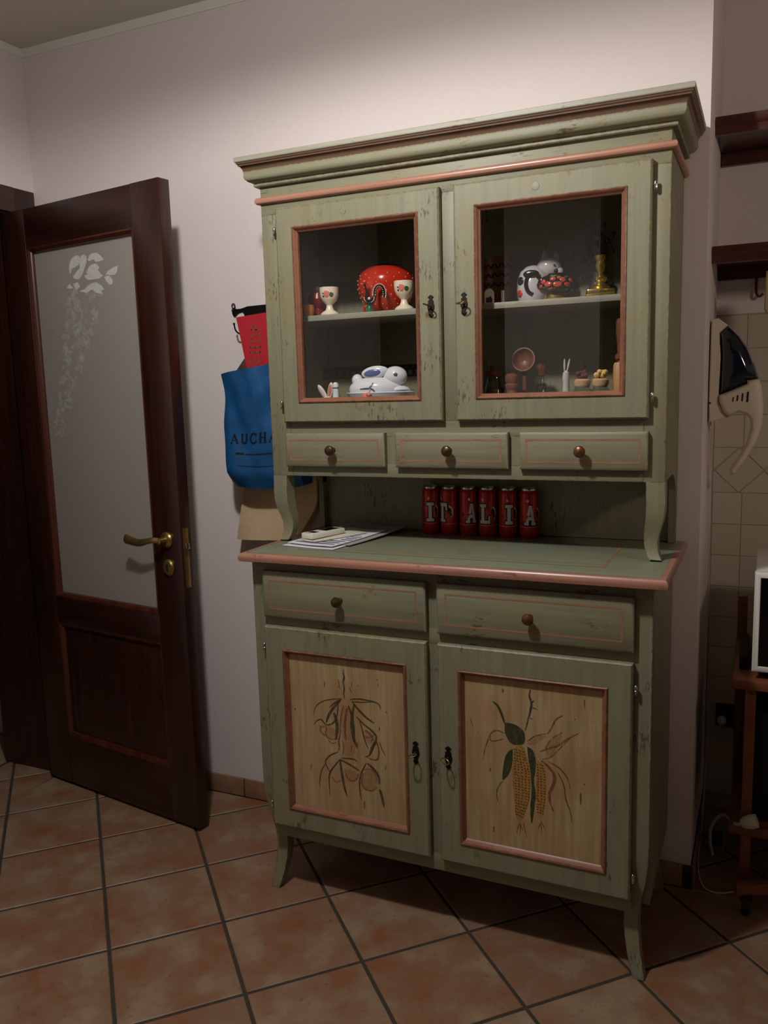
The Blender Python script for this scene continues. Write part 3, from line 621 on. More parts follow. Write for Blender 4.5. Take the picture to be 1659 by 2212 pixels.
# ------------------------------------------------------------ base cabinet
bc = thing('base_cabinet', 'distressed sage-green base cabinet with garlic and corn painted doors', 'cabinet', (0.727, -0.23, 0))
FX0, FX1, FY = 0.1816, 1.2749, -0.4534
D = (0.2228, 0.7151, 0.7449, 1.2344)
ZT = 1.0325
obj('side_panel', B().box(FX0, FX0+0.018, FY+0.042, -0.004, 0.185, 1.010, 0.001), 'green_side', bc)
obj('side_panel', B().box(FX1-0.018, FX1, FY+0.042, -0.004, 0.185, 1.010, 0.001), 'green_side', bc)
obj('carcass', B().box(FX0+0.018, FX1-0.018, FY+0.022, -0.004, 0.195, 1.010), 'green_side', bc)
obj('top_rail', B().box(FX0+0.040, FX1-0.040, FY, FY+0.022, 0.972, 1.010, 0.001), 'green_h', bc)
obj('middle_rail', B().box(FX0+0.040, FX1-0.040, FY, FY+0.022, 0.815, 0.856, 0.001), 'green_h', bc)
obj('bottom_rail', B().box(FX0+0.040, FX1-0.040, FY, FY+0.022, 0.180, 0.232, 0.0015), 'green_h', bc)
obj('centre_stile', B().box(D[1]-0.008, D[2]+0.008, FY+0.0005, FY+0.022, 0.232, 0.972), 'green_v', bc)
def leg_path(sx, cy_front, x_outer, top, front=True):
    """corner post that turns into a cabriole foot, bowing on the diagonal"""
    prof = [(top,0,.0205),(0.36,0,.0205),(0.31,-.001,.0205),(0.26,-.007,.0198),(0.22,-.014,.019),(0.18,-.0195,.0185),(0.14,-.021,.018),(0.10,-.0185,.0175),(0.06,-.0125,.0165),(0.03,-.006,.0155),(0.008,.000,.0145),(0.0,.001,.0138)]
    out = []
    for z, o, h in prof:
        cx = x_outer + (0.0205 if sx < 0 else -0.0205) + o*sx
        cy = cy_front + 0.0205 - o if front else cy_front - 0.0205 + 0*o
        out.append((cx, cy, z, h))
    return out
obj('leg', B().post(leg_path(-1, FY, FX0, 1.010)), 'green_v', bc)
obj('leg', B().post(leg_path(1, FY, FX1, 1.010)), 'green_v', bc)
obj('leg', B().post(leg_path(-1, -0.004, FX0, 0.195, False)[1:] if False else [p for p in leg_path(-1, -0.004, FX0, 0.195, False) if p[2] <= 0.195]), 'green_v', bc)
obj('leg', B().post([p for p in leg_path(1, -0.004, FX1, 0.195, False) if p[2] <= 0.195]), 'green_v', bc)
# worktop with pink bull-nosed edge
WX0, WX1, WY = 0.1660, 1.3104, -0.4996
obj('worktop', B().box(WX0+0.018, WX1-0.018, WY+0.018, 0.006, 1.010, ZT, 0.0008), 'green_top', bc)
nose = [(-0.018,1.0105),(-0.006,1.0085),(-0.001,1.011),(0.0,1.0165),(0.001,1.0215),(-0.001,1.028),(-0.006,1.0325),(-0.018,1.0330)]
obj('edge_moulding', B().usweep(nose, WX0, WX1, WY, 0.006), 'pink_h', bc)
pl = B(); pl.box(0.33, 1.150, -0.3725, -0.3670, ZT, ZT+0.0004); pl.box(1.147, 1.155, -0.40, -0.10, ZT, ZT+0.0005)
obj('painted_line', pl, 'line_pink', bc)
obj('painted_line', B().box(0.30, 1.158, -0.4005, -0.3985, ZT, ZT+0.0004), 'line_dark', bc)
obj('inlay_line', B().box(WX0+0.019, WX1-0.019, WY+0.0175, WY+0.0190, ZT, ZT+0.0006), 'line_dark', bc)

def knob(cx, y, cz, m, parent, k=1.0):
    obj('knob', B().lathe([(0.0,0.0),(0.008*k,0.0),(0.0075*k,0.002),(0.005*k,0.005),(0.005*k,0.010),(0.009*k,0.014),(0.0135*k,0.019),(0.0148*k,0.024),(0.0125*k,0.029),(0.007*k,0.032),(0.0,0.033)], (cx, y, cz), 20, 'y'), m, parent)
def drawer(x0, x1, z0, z1, yb, yf, parent, m_knob, inn=0.022, th=0.006):
    b = B(); e = 0.006
    b.box(x0+0.003, x1-0.003, yf+e, yb+0.02, z0+0.003, z1-0.003)
    n = B()
    ring = lambda i, y: [(x0+i,y,z0+i),(x1-i,y,z0+i),(x1-i,y,z1-i),(x0+i,y,z1-i)]
    rs = [ring(0,yb), ring(0,yf+e*0.8), ring(0.007,yf)]
    vs = [p for r in rs for p in r]; fs = []
    for r in range(2):
        for i in range(4):
            j = (i+1)%4; fs.append((r*4+i, r*4+j, (r+1)*4+j, (r+1)*4+i))
    fs.append((8,9,10,11)); fs.append((3,2,1,0)); n.add(vs, fs)
    d = obj('drawer', n, 'green_h', parent)
    t = 0.0045
    obj('painted_line', B().frame(x0+inn, x1-inn, z0+inn, z1-inn, [(0,yf-0.0004),(0,yf+0.0005),(t,yf+0.0005),(t,yf-0.0004)]), 'line_pink', d)
    knob((x0+x1)/2, yf, (z0+z1)/2, m_knob, d)
    return d
drawer(D[0], D[1], 0.8481, 0.9806, FY, FY-0.020, bc, 'bronze_knob', 0.024)
drawer(D[2], D[3], 0.8481, 0.9806, FY, FY-0.020, bc, 'copper_knob', 0.024)

def door_frame(x0, x1, z0, z1, ox0, ox1, oz0, oz1, yb, yf):
    """door slab with a window opening and a softened outer edge"""
    b = B(); e = 0.004
    def ring(a0,a1,c0,c1,y): return [(a0,y,c0),(a1,y,c0),(a1,y,c1),(a0,y,c1)]
    rs = [ring(ox0,ox1,oz0,oz1,yb), ring(x0,x1,z0,z1,yb), ring(x0,x1,z0,z1,yf+e), ring(x0+e,x1-e,z0+e,z1-e,yf), ring(ox0,ox1,oz0,oz1,yf)]
    vs = [p for r in rs for p in r]; fs = []
    for r in range(5):
        q = (r+1) % 5
        for i in range(4):
            j = (i+1)%4; fs.append((r*4+i, r*4+j, q*4+j, q*4+i))
    return b.add(vs, fs)
def escutcheon(cx, y, cz, parent, tilt, key_m, plate_m, k=1.0):
    half = [(0,.030),(.004,.028),(.008,.024),(.0075,.0225),(.004,.0215),(.0045,.017),(.008,.014),(.0072,.010),(.0095,.004),(.0095,-.004),(.006,-.012),(.004,-.016),(.004,-.0185),(.0075,-.020),(.005,-.025),(0,-.029)]
    poly = [(cx+a*k, cz+b*k) for a, b in half] + [(cx-a*k, cz+b*k) for a, b in half[-2:0:-1]]
    es = obj('escutcheon', B().prism(poly, y-0.0025, y-0.0002, 'xz', 0.0008), plate_m, parent)
    obj('keyhole', B().prism([(cx-.0015,cz-.010),(cx+.0015,cz-.010),(cx+.0012,cz-.002),(cx+.0028,cz+.002),(cx,cz+.005),(cx-.0028,cz+.002),(cx-.0012,cz-.002)], y-0.0031, y-0.0022), 'black_hole', parent)
    kb = B().tube([(cx,y-0.002,cz+0.002),(cx,y-0.014,cz+0.002)], 0.0022, 8)
    ring = []
    for i in range(16):
        a = 2*PI*i/16; ring.append((cx+0.0115*math.cos(a)*math.cos(tilt), y-0.0255+0.0115*math.sin(a), cz+0.002-0.0115*math.cos(a)*math.sin(tilt)))
    kb.tube(ring, 0.0018, 6, True)
    obj('key', kb, key_m, parent)
def hinge(cx, y, cz, parent):
    obj('hinge', B().lathe([(0,-.013),(.0022,-.012),(.0042,-.009),(.0042,-.001),(.0034,0),(.0042,.001),(.0042,.009),(.0022,.012),(0,.013)], (cx,y,cz), 10), 'steel', parent)
    return
# lower doors with painted panels
CM = {'d': 0, 'o': 1, 'g': 2, 'r': 3, 'p': 4, 't': 5, 's': 6, 'b': 7, 'y': 8, 'k': 9}
brush('art_dark', (52,52,46), 0.35, 0.9); brush('art_olive', (74,70,40), 0.45, 0.95); brush('art_green', (50,62,36), 0.55, 0.95); brush('art_red', (130,74,48), 0.35, 0.9)
brush('art_pink', (160,98,72), 0.25, 0.8); brush('art_tan', (182,138,98), 0.1, 0.65); brush('art_rust', (134,72,46), 0.2, 0.8); brush('art_brown', (104,72,46), 0.3, 0.85)
brush('art_gold', (178,132,62), 0.5, 0.95); brush('art_kernel', (78,48,26), 0.6, 1.0)
AM = ['art_dark','art_olive','art_green','art_red','art_pink','art_tan','art_rust','art_brown','art_gold','art_kernel']
YP = FY-0.0095
def paint_mesh(fills, strokes, kernels=()):
    b = B(); lay = [YP-0.0002]
    def fn(u, v): return (u, lay[0], v)
    for c, p in fills:
        b.mat(CM[c]); b.poly(smooth(p+[p[0]], 1)[:-1], fn); lay[0] -= 0.00002
    b.mat(9)
    for u, v in kernels:
        b.poly([(u-.0034,v+.0006),(u-.0012,v-.0022),(u+.0018,v-.0016),(u+.0012,v+.0006),(u-.0010,v+.0010)], fn)
    lay[0] -= 0.00002
    for c, wd, p in strokes:
        b.mat(CM[c]); b.ribbon(p, wd*0.00115, fn); lay[0] -= 0.00001
    return b
for i, (x0, x1, ox0, ox1) in enumerate(((D[0],D[1],0.2805,0.6575),(D[2],D[3],0.8015,1.1775))):
    z0, z1, oz0, oz1 = 0.2227, 0.8217, 0.2810, 0.7585; yf = FY-0.020
    d = obj('door', door_frame(x0, x1, z0, z1, ox0, ox1, oz0, oz1, FY, yf), 'green_v', bc)
    obj('panel_moulding', B().frame(ox0, ox1, oz0, oz1, [(0,yf-0.002),(0.003,yf-0.004),(0.007,yf-0.002),(0.009,yf+0.004),(0.015,yf+0.011),(0.015,FY-0.002),(0,FY-0.002)]), 'pink_frame', d)
    obj('door_panel', B().box(ox0+0.012, ox1-0.012, YP, FY-0.002, oz0+0.012, oz1-0.012), 'panel_ochre', d)
    if i == 0: obj('painted_garlic', paint_mesh(GARLIC_FILL, GARLIC), AM, d, smooth_ang=0)['kind'] = 'stuff'
    else: obj('painted_corn', paint_mesh(CORN_FILL[:2], []) if False else paint_mesh(CORN_FILL, CORN, KERNELS), AM, d, smooth_ang=0)['kind'] = 'stuff'
    escutcheon((0.680,0.772)[i], yf, 0.516, d, (-0.3,0.5)[i], 'old_brass', 'iron_black', 1.1)
    hx = (x0-0.006, x1+0.006)[i]
    for hz in (0.757, 0.278): hinge(hx, yf+0.008, hz, d)

# ------------------------------------------------------------ hutch on top
hu = thing('hutch', 'distressed sage-green glazed hutch with coral cornice moulding', 'hutch', (0.727, -0.15, ZT))
HX0, HX1, HY = 0.1735, 1.2804, -0.3039
U = (0.2286, 0.7161, 0.7553, 1.2404)
HB, HT, ZS = 1.231, 2.052, 1.690
def side_poly():
    return [(HY+0.022,HB),(HY+0.06,HB+.002),(-0.13,HB+0.004),(-0.075,HB-0.012),(-0.045,HB-0.034),(-0.034,HB-0.05),(-0.010,HB-0.05),(-0.010,HT),(HY+0.022,HT)]
for xa in (HX0, HX1-0.018):
    obj('side_panel', B().prism(side_poly(), xa, xa+0.018, 'yz'), 'green_side', hu)
obj('back_panel', B().box(HX0+0.045, HX1-0.045, -0.012, -0.004, ZT+0.0015, HT), 'green_side', hu)
obj('back_post', B().box(HX0, HX0+0.045, -0.012, 0.006, ZT+0.001, HT-0.01).box(HX0+0.001, HX0+0.018, -0.034, -0.012, ZT+0.001, HB), 'green_v', hu)
obj('back_post', B().box(HX1-0.045, HX1, -0.012, 0.006, ZT+0.001, HT-0.01).box(HX1-0.018, HX1-0.001, -0.034, -0.012, ZT+0.001, HB), 'green_v', hu)
obj('bottom_board', B().box(HX0+0.018, HX1-0.018, HY+0.022, -0.012, HB+0.004, HB+0.02), 'green_side', hu)
obj('cabinet_floor', B().box(HX0+0.018, HX1-0.018, HY+0.022, -0.012, 1.392, 1.410), 'green_h', hu)
obj('top_board', B().box(HX0+0.018, HX1-0.018, HY+0.022, -0.012, HT-0.02, HT-0.002), 'green_h', hu)
obj('shelf', B().box(HX0+0.0185, HX1-0.0185, -0.252, -0.012, ZS-0.016, ZS, 0.0015), 'shelf_edge', hu)
# face frame
for xa, xb in ((HX0,U[0]+0.012),(U[1]-0.010,U[2]+0.010),(U[3]-0.012,HX1)):
    zz = HB if xa in (HX0, U[3]-0.012) else 1.386
    obj('stile', B().box(xa, xb, HY, HY+0.022, zz, 1.970, 0.0008), 'green_v', hu)
obj('frieze', B().box(HX0, HX1, HY, HY+0.022, 1.970, HT, 0.0005), 'green_h', hu)
obj('rail', B().box(U[0]+0.012, U[3]-0.012, HY+0.0005, HY+0.022, 1.345, 1.397), 'green_h', hu)
obj('rail', B().box(U[0]+0.012, U[3]-0.012, HY+0.0005, HY+0.022, HB, 1.268, 0.001), 'green_h', hu)
Q = (0.2286, 0.5439, 0.5759, 0.8931, 0.9230, 1.2404)
for xa, xb in ((Q[1],Q[2]),(Q[3],Q[4])):
    obj('drawer_divider', B().box(xa-0.008, xb+0.008, HY+0.0008, HY+0.022, 1.268, 1.345), 'green_v', hu)
# curved front legs
for sx, xo in ((-1, HX0), (1, HX1)):
    prof = [(HB+.001,0,.0225),(1.19,0.001,.0225),(1.16,0.0008,.0222),(1.135,-.002,.021),(1.11,-.0075,.019),(1.09,-.0105,.0172),(1.07,-.010,.016),(1.055,-.0065,.0152),(1.042,-.0015,.0148),(ZT+.0045,.002,.0145)]
    path = [(xo+(0.0225 if sx < 0 else -0.0225)+o*sx, HY+0.0225-o, z, h) for z, o, h in prof]
    g = obj('leg', B().post(path), 'green_v', hu)
    cx, cy = path[-1][0], path[-1][1]
    obj('foot_pad', B().box(cx-.012, cx+.012, cy-.012, cy+.012, ZT, ZT+.0046), 'black_hole', g)
# cornice and torus moulding
cor = [(-0.001,2.046),(.011,2.0465),(.0135,2.049),(.0135,2.0535),(.011,2.056),(.014,2.0575),(.024,2.0605),(.0305,2.066),(.033,2.073),(.0322,2.081),(.033,2.087),(-0.001,2.087)]
cn = obj('cornice', B().usweep(cor, HX0, HX1, HY, 0.006), 'green_h', hu)
obj('cornice_cove', B().usweep([(-0.001,2.087),(.033,2.087),(.0345,2.093),(.0385,2.0985),(.043,2.1005),(.0435,2.1035),(.0465,2.106),(.0475,2.110),(-0.001,2.110)], HX0, HX1, HY, 0.006), 'brown_trim', cn)
obj('cornice_top', B().usweep([(-0.001,2.110),(.0495,2.110),(.0510,2.112),(.0510,2.122),(.0495,2.1235),(-0.001,2.1235)], HX0, HX1, HY, 0.006), 'shelf_edge', cn)
obj('cornice_lid', B().box(HX0, HX1, HY, 0.006, 2.10, 2.1225), 'green_h', cn)
tor = [(0.0095*math.cos(a)+0.004, 2.0085+0.0098*math.sin(a)) for a in [PI*2*k/12 for k in range(12)]]
obj('torus_moulding', B().usweep(tor, HX0, HX1, HY, 0.006), 'pink_h', hu)
for i in range(3):
    drawer(Q[2*i], Q[2*i+1], 1.2605, 1.3553, HY, HY-0.020, hu, ('bronze_knob','bronze_knob','copper_knob')[i], 0.017)
# glazed doors
for i, (x0, x1, ox0, ox1) in enumerate(((U[0],U[1],0.2815,0.6580),(U[2],U[3],0.8105,1.1850))):
    z0, z1, oz0, oz1 = 1.3861, 1.9816, 1.4415, 1.9260; yf = HY-0.020
    d = obj('door', door_frame(x0, x1, z0, z1, ox0, ox1, oz0, oz1, HY, yf), 'green_v', hu)
    obj('glass_moulding', B().frame(ox0, ox1, oz0, oz1, [(0,yf-0.002),(0.003,yf-0.004),(0.006,yf-0.002),(0.008,yf+0.003),(0.014,yf+0.008),(0.014,HY-0.002),(0,HY-0.002)]), 'pink_frame', d)
    obj('glass_pane', B().box(ox0+0.012, ox1-0.012, HY-0.0065, HY-0.0035, oz0+0.012, oz1-0.012), 'window_glass', d)
    escutcheon((0.6905,0.7815)[i], yf, 1.684, d, (0.35,-0.15)[i], ('iron_antique','old_brass')[i], 'iron_antique')
    hx = (x0-0.008, x1+0.007)[i]
    for hz in (1.921, 1.437): hinge(hx, yf+0.008, hz, d)
    # felt-tip size magnet disc high on the door rail
    obj('paint_patch', B().lathe([(0.0,0.0),(0.010,0.0),(0.0095,0.0006),(0.0,0.0007)], ((x0+x1)/2-0.03, yf, 1.952), 16, 'y'), 'green_top', d)

# ------------------------------------------------------------ things on the hutch shelf, left side
FL = 1.410
def lo(name, b, m, p, **k): return obj(name, b, m, p, local=True, **k)
def dab(b, cx, cz, r, fn, n=9, sx=1.0):
    vs = [fn(cx, cz)]; fs = []
    for q in (0.5, 1.0):
        for k in range(n):
            vs.append(fn(cx+q*r*sx*math.cos(2*PI*k/n)*(1+0.15*math.sin(3*k)), cz+q*r*math.sin(2*PI*k/n)*(1+0.15*math.cos(2*k))))
    for k in range(n):
        j = (k+1) % n; fs += [(0,1+k,1+j), (1+k,1+n+k,1+n+j,1+j)]
    b.add(vs, fs)
def egg_cup(loc, rotz, label):
    t = thing('egg_cup', label, 'egg cup', loc, rotz, 'rose-painted egg cups')
    lo('cup', B().lathe([(0,0),(.027,0),(.0275,.003),(.022,.009),(.013,.014),(.0095,.022),(.009,.028),(.013,.033),(.021,.041),(.0262,.052),(.0275,.064),(.0278,.078),(.0262,.078),(.0255,.064),(.020,.046),(.008,.037),(0,.036)], (0,0,0), 28), 'cream_porcelain', t)
    def bowl(u, v, e=0.0006):
        r = (.0262+(v-.052)*.09 if v > .052 else .021+(v-.041)*.47)+e
        a = u/.027; return (r*math.sin(a), -r*math.cos(a), v)
    b = B(); dab(b, -.004, .058, .0095, bowl)
    lo('painted_rose', b, 'rose', t, smooth_ang=0)
    b = B(); dab(b, .0100, .056, .0066, bowl); lo('painted_leaf', b, 'leaf_green', t, smooth_ang=0)
    b = B(); dab(b, -.0155, .060, .0026, bowl, 7); dab(b, -.0150, .052, .0032, bowl, 7); lo('painted_bud', b, 'speck_dark', t, smooth_ang=0)
    return t
e1 = egg_cup((0.338, -0.222, ZS), 0.35, 'cream rose-painted egg cup standing left of the black rooster')
copy_thing(e1, (0.572, -0.222, ZS), 0.30, 'cream rose-painted egg cup standing right of the black rooster')

# rooster
t = thing('rooster_figurine', 'small black rooster figurine with white dotted tail and green base', 'figurine', (0.468, -0.228, ZS), 0.30)
lo('base', B().lathe([(0,0),(.013,0),(.013,.003),(.007,.010),(.006,.018),(.009,.022),(0,.024)], (0,0,0), 18), 'green_glaze', t)
body = smooth3([(-.012,0,.078),(-.011,0,.070),(-.006,0,.058),(-.006,0,.044),(-.006,0,.034),(.004,0,.030),(.014,0,.036),(.018,0,.050)], 2)
nb = len(body); rb = [.0035+.0095*math.exp(-((i/(nb-1)-.62)/.20)**2) for i in range(nb)]
lo('body', B().tube(body, rb, 10, flat=0.8), 'rooster_black', t)
tail = smooth3([(.016,0,.046),(.017,0,.060),(.023,0,.070),(.033,0,.072),(.041,0,.063),(.043,0,.050),(.041,0,.040)], 2)
lo('tail', B().tube(tail, [.006]*len(tail), 8, flat=0.7), 'rooster_black', t)
b = B()
for i in range(0, len(tail), 1):
    p = tail[i]
    q = tail[min(i+1,len(tail)-1)]-tail[max(i-1,0)]; q.normalize(); nrm = Vector((-q.z,0,q.x))
    b.ell(p+nrm*.0056+Vector((0,-.0035,0)), (.0017,.0017,.0017), 6, 4)
    if i % 2 == 0: b.ell(p-nrm*.0020+Vector((0,-.0048,0)), (.0014,.0014,.0014), 6, 4)
for k in range(12):
    a = PI+PI*k/11; b.ell((.001+.0145*math.cos(a), -.0085, .040+.014*math.sin(a)), (.0017,.0017,.0017), 6, 4)
b.ell((.001,-.0115,.037), (.004,.0015,.004), 8, 5)
lo('white_dots', b, 'dot_white', t)['kind'] = 'stuff'
lo('comb', B().ell((-.012,0,.0845), (.008,.003,.0055), 10, 6).ell((-.018,0,.077), (.003,.002,.004), 8, 5), 'comb_red', t)
# strawberry jar
t = thing('strawberry_jar', 'large glossy red strawberry-shaped jar with yellow seeds', 'jar', (0.474, -0.122, ZS), 0.25)
prof = [(0,0),(.036,0),(.044,.003),(.060,.020),(.075,.046),(.083,.074),(.083,.098),(.074,.118),(.055,.133),(.030,.139),(0,.140)]
def sprof(z):
    for (r0,z0),(r1,z1) in zip(prof, prof[1:]):
        if z0 <= z <= z1 and z1 > z0: return r0+(r1-r0)*(z-z0)/(z1-z0)
    return 0.03
lo('jar_body', B().lathe(prof, (0,0,0), 36), 'strawberry_red', t, smooth_ang=60)
b = B()
for r in range(9):
    z = .014+r*.012; n = 18 if r < 7 else 14
    for k in range(n):
        a = 2*PI*(k+.5*(r%2))/n; R = sprof(z)
        b.ell((R*math.cos(a), R*math.sin(a), z), (.0014,.0014,.0024), 6, 4)
lo('seeds', b, 'seed_yellow', t)['kind'] = 'stuff'
b = B()
for k in range(6):
    a = 2*PI*k/6; c, s = math.cos(a), math.sin(a)
    b.add([(0,0,.142),(c*.02-s*.011,s*.02+c*.011,.143),(c*.05,s*.05,.138),(c*.02+s*.011,s*.02-c*.011,.143)], [(0,1,2,3)])
b.tube([(0,0,.139),(-.004,0,.152)], .006, 8)
lo('leaf_cap', b, 'leaf_green', t, smooth_ang=0)
tag(obj('berry_ornament', B().ell((.372,-.060,1.800), (.017,.017,.020), 14, 10).lathe([(.012,ZS),(.013,ZS+.004),(.004,ZS+.012),(.004,ZS+.094),(0,ZS+.096)], (.372,-.060,0), 12), 'strawberry_red'), 'dim red berry on a stem behind the strawberry jar', 'ornament')
# oil lamp
t = thing('oil_lamp', 'red-based oil lamp with tall glass chimney at the left of the shelf', 'oil lamp', (0.262, -0.150, ZS))
lo('base', B().lathe([(0,0),(.030,0),(.031,.005),(.016,.018),(.013,.028),(.026,.042),(.031,.056),(.027,.070),(.012,.078),(0,.079)], (0,0,0), 24), 'maroon_glass', t)
lo('burner', B().lathe([(.012,.078),(.015,.080),(.016,.090),(.012,.094),(.0,.095)], (0,0,0), 20).lathe([(0,0),(.004,0),(.004,.012),(0,.013)], (-.02,-.012,.086), 10, 'y'), 'steel', t)
lo('chimney', B().lathe([(.015,.094),(.021,.106),(.022,.124),(.0195,.150),(.019,.205),(.0182,.205),(.0187,.150),(.0212,.124),(.0202,.107),(.0142,.094)], (0,0,0), 24), 'thin_glass', t)
tag(obj('clay_cup', B().lathe([(0,0),(.014,0),(.018,.008),(.021,.022),(.020,.034),(.018,.034),(.019,.022),(.016,.010),(0,.006)], (.262,-.218,ZS), 20), 'orange_clay'), 'small orange clay cup in front of the oil lamp', 'cup')

# ------------------------------------------------------------ cabinet floor, left side
t = thing('rabbit_butter_dish', 'white porcelain butter dish with a lying rabbit lid and blue ear', 'butter dish', (0.478, -0.195, FL), 0.22)
lo('dish', B().lathe([(0,0),(.060,0),(.066,.004),(.080,.030),(.098,.052),(.101,.055),(.098,.057),(.082,.044),(.066,.010),(0,.007)], (0,0,0), 36, sy=0.62), 'porcelain', t)
lid = lo('rabbit_lid', B().ell((-.012,0,.066), (.080,.046,.036), 22, 12).ell((-.010,0,.052), (.086,.050,.012), 22, 6).ell((.060,-.004,.062), (.030,.030,.012), 14, 8).ell((.046,-.002,.100), (.036,.028,.029), 18, 12).ell((-.066,0,.092), (.017,.016,.018), 12, 8), 'porcelain', t)
M = Matrix.Rotation(-0.12, 3, 'Y')
lo('ear', B().ell((-.010,-.016,.113), (.040,.010,.018), 18, 10, M), 'porcelain', lid)
lo('inner_ear', B().ell((-.016,-.0245,.111), (.025,.0030,.010), 16, 8, M), 'blue_glaze', lid)
lo('eye', B().ell((.052,-.0282,.104), (.0062,.0022,.0062), 10, 6), 'grey_glaze', lid)
def side(u, v):
    a = max(0.0, 1-((u+.012)/.080)**2-((v-.066)/.036)**2); return (u, -.046*math.sqrt(a)-.0009, v)
b = B().ribbon([(-.050,.066),(-.030,.068),(-.012,.066),(-.006,.058),(-.006,.046)], .0042, side).ribbon([(-.022,.069),(-.014,.076),(-.011,.084)], .0040, side)
lo('painted_stroke', b, 'grey_glaze', lid, smooth_ang=0)
t = thing('ear_shaker', 'white porcelain shaker shaped as two upright rabbit ears', 'salt shaker', (0.312, -0.205, FL), 0.1)
lo('base', B().lathe([(0,0),(.016,0),(.018,.010),(.017,.032),(.013,.044),(0,.048)], (0,0,0), 18), 'cream_porcelain', t)
for sx, a in ((-1,-.55),(1,.18)):
    M = Matrix.Rotation(a, 3, 'Y')
    lo('ear', B().ell(Vector((sx*.004,0,.040)) + M @ Vector((0,0,.024)), (.0085,.006,.026), 12, 9, M), 'cream_porcelain', t)
    lo('inner_ear', B().ell(Vector((sx*.004,0,.040)) + M @ Vector((0,-.0050,.026)), (.0052,.0022,.018), 10, 7, M), 'rose' if sx > 0 else 'pig_white', t)
t = thing('pepper_shaker', 'slim white porcelain shaker beside the rabbit ears', 'salt shaker', (0.344, -0.215, FL))
lo('body', B().lathe([(0,0),(.017,0),(.017,.008),(.010,.030),(.0088,.060),(.0092,.074),(.0095,.080),(.0068,.087),(0,.089)], (0,0,0), 18), 'porcelain', t)
lo('grey_ring', B().lathe([(.0093,.070),(.0098,.071),(.0098,.0728),(.0093,.0735)], (0,0,0), 18), 'grey_glaze', t)
t = thing('pig_figurine', 'tiny pale pink animal figurine in front of the butter dish', 'figurine', (0.462, -0.258, FL))
lo('body', B().ell((0,0,.030), (.016,.010,.026), 12, 8).ell((.010,-.003,.050), (.009,.007,.007), 10, 6), 'rose', t)
lo('ear', B().ell((.013,0,.061), (.002,.002,.006), 8, 5), 'pig_white', t)
lace = B()
for k in range(22):
    lace.frame(.20+k*.024, .222+k*.024, 1.512, 1.536, [(0,-.0165),(0,-.0150),(.004,-.0150),(.004,-.0165)])
tag(obj('lace_runner', lace.box(.20,.73,-.0165,-.015,1.536,1.548), 'lace_dark', None), 'dark lattice lace strip at the back of the lower shelf', 'lace')

# ------------------------------------------------------------ hutch shelf, right side
t = thing('animal_pitcher', 'white cow-shaped pitcher with black patches behind the teapot', 'pitcher', (0.915, -0.105, ZS), 0.2)
lo('body', B().lathe([(0,0),(.034,0),(.042,.010),(.046,.040),(.044,.066),(.036,.088),(.020,.102),(0,.107)], (-.008,0,0), 24).ell((.034,0,.098), (.034,.027,.030), 16, 10).ell((.058,-.004,.084), (.016,.016,.014), 12, 8), 'pig_white', t, smooth_ang=60)
lo('ear', B().ell((.022,-.010,.126), (.008,.005,.017), 10, 7), 'pig_white', t); lo('ear', B().ell((.052,-.004,.122), (.008,.005,.016), 10, 7), 'pig_white', t)
def patch(a, z, r, rx, rz, b): b.ell((-.008+r*math.sin(a), -r*math.cos(a), z), (rx,.004,rz), 12, 7, Matrix.Rotation(a,3,'Z'))
b = B(); patch(-.1,.078,.0425,.022,.011,b); lo('black_patch', b, 'cow_black', t)
b = B(); patch(-.85,.062,.0435,.012,.012,b); lo('black_patch', b, 'cow_black', t)
lo('eye', B().ell((.048,-.026,.100), (.0028,.002,.0028), 8, 5), 'cow_black', t)
b = B(); patch(-.9,.030,.0440,.010,.010,b); lo('red_patch', b, 'comb_red', t)
t = thing('painted_teapot', 'small black teapot painted with red fruit on brass feet', 'teapot', (0.990, -0.200, ZS), 0.25)
lo('foot', B().lathe([(0,0),(.030,0),(.032,.004),(.027,.012),(.026,.016),(0,.016)], (0,0,0), 24), 'brass', t)
tp = lo('body', B().lathe([(.022,.014),(.038,.020),(.048,.032),(.050,.042),(.044,.054),(.030,.062),(.020,.064),(.020,.067),(0,.071)], (0,0,0), 32).ell((0,0,.074), (.006,.006,.006), 10, 6), 'teapot_black', t)
hp = smooth3([(-.040,0,.056),(-.052,0,.070),(-.070,0,.066),(-.078,0,.046),(-.072,0,.024),(-.058,0,.016)], 2)
lo('handle', B().tube(hp, .0055, 10), 'teapot_black', t)
lo('spout', B().tube(smooth3([(.044,0,.030),(.060,0,.038),(.066,0,.056)],1), [.010,.008,.007,.006,.005,.005][:len(smooth3([(0,0,0),(1,0,0),(2,0,0)],1))], 10), 'teapot_black', t)
rr = random.Random(11)
def onpot(a, z, e): 
    pr = [(.038,.020),(.048,.032),(.050,.042),(.044,.054),(.030,.062)]
    R = .04
    for (r0,z0),(r1,z1) in zip(pr, pr[1:]):
        if z0 <= z <= z1: R = r0+(r1-r0)*(z-z0)/(z1-z0)
    return Vector(((R+e)*math.sin(a), -(R+e)*math.cos(a), z))
b = B()
for a, z, r in ((-.75,.044,.008),(-.45,.038,.011),(-.2,.049,.008),(.05,.037,.012),(.35,.046,.009),(.6,.036,.010),(.85,.045,.008),(-.95,.034,.007),(.15,.052,.006),(-.35,.028,.007)):
    b.ell(onpot(a,z,-.001), (r,.003,r*.8), 12, 6, Matrix.Rotation(a,3,'Z') @ Matrix.Rotation(-.25,3,'X'))
lo('painted_fruit', b, 'berry', t)
b = B()
for k in range(14):
    a = rr.uniform(-1.1,1.1); z = rr.choice((.026,.030,.053,.056)); b.ell(onpot(a,z,-.0006), (.008,.0022,.0036), 8, 5, Matrix.Rotation(a,3,'Z') @ Matrix.Rotation(rr.uniform(-.8,.8),3,'Y'))
lo('painted_leaves', b, 'leaf_green', t)
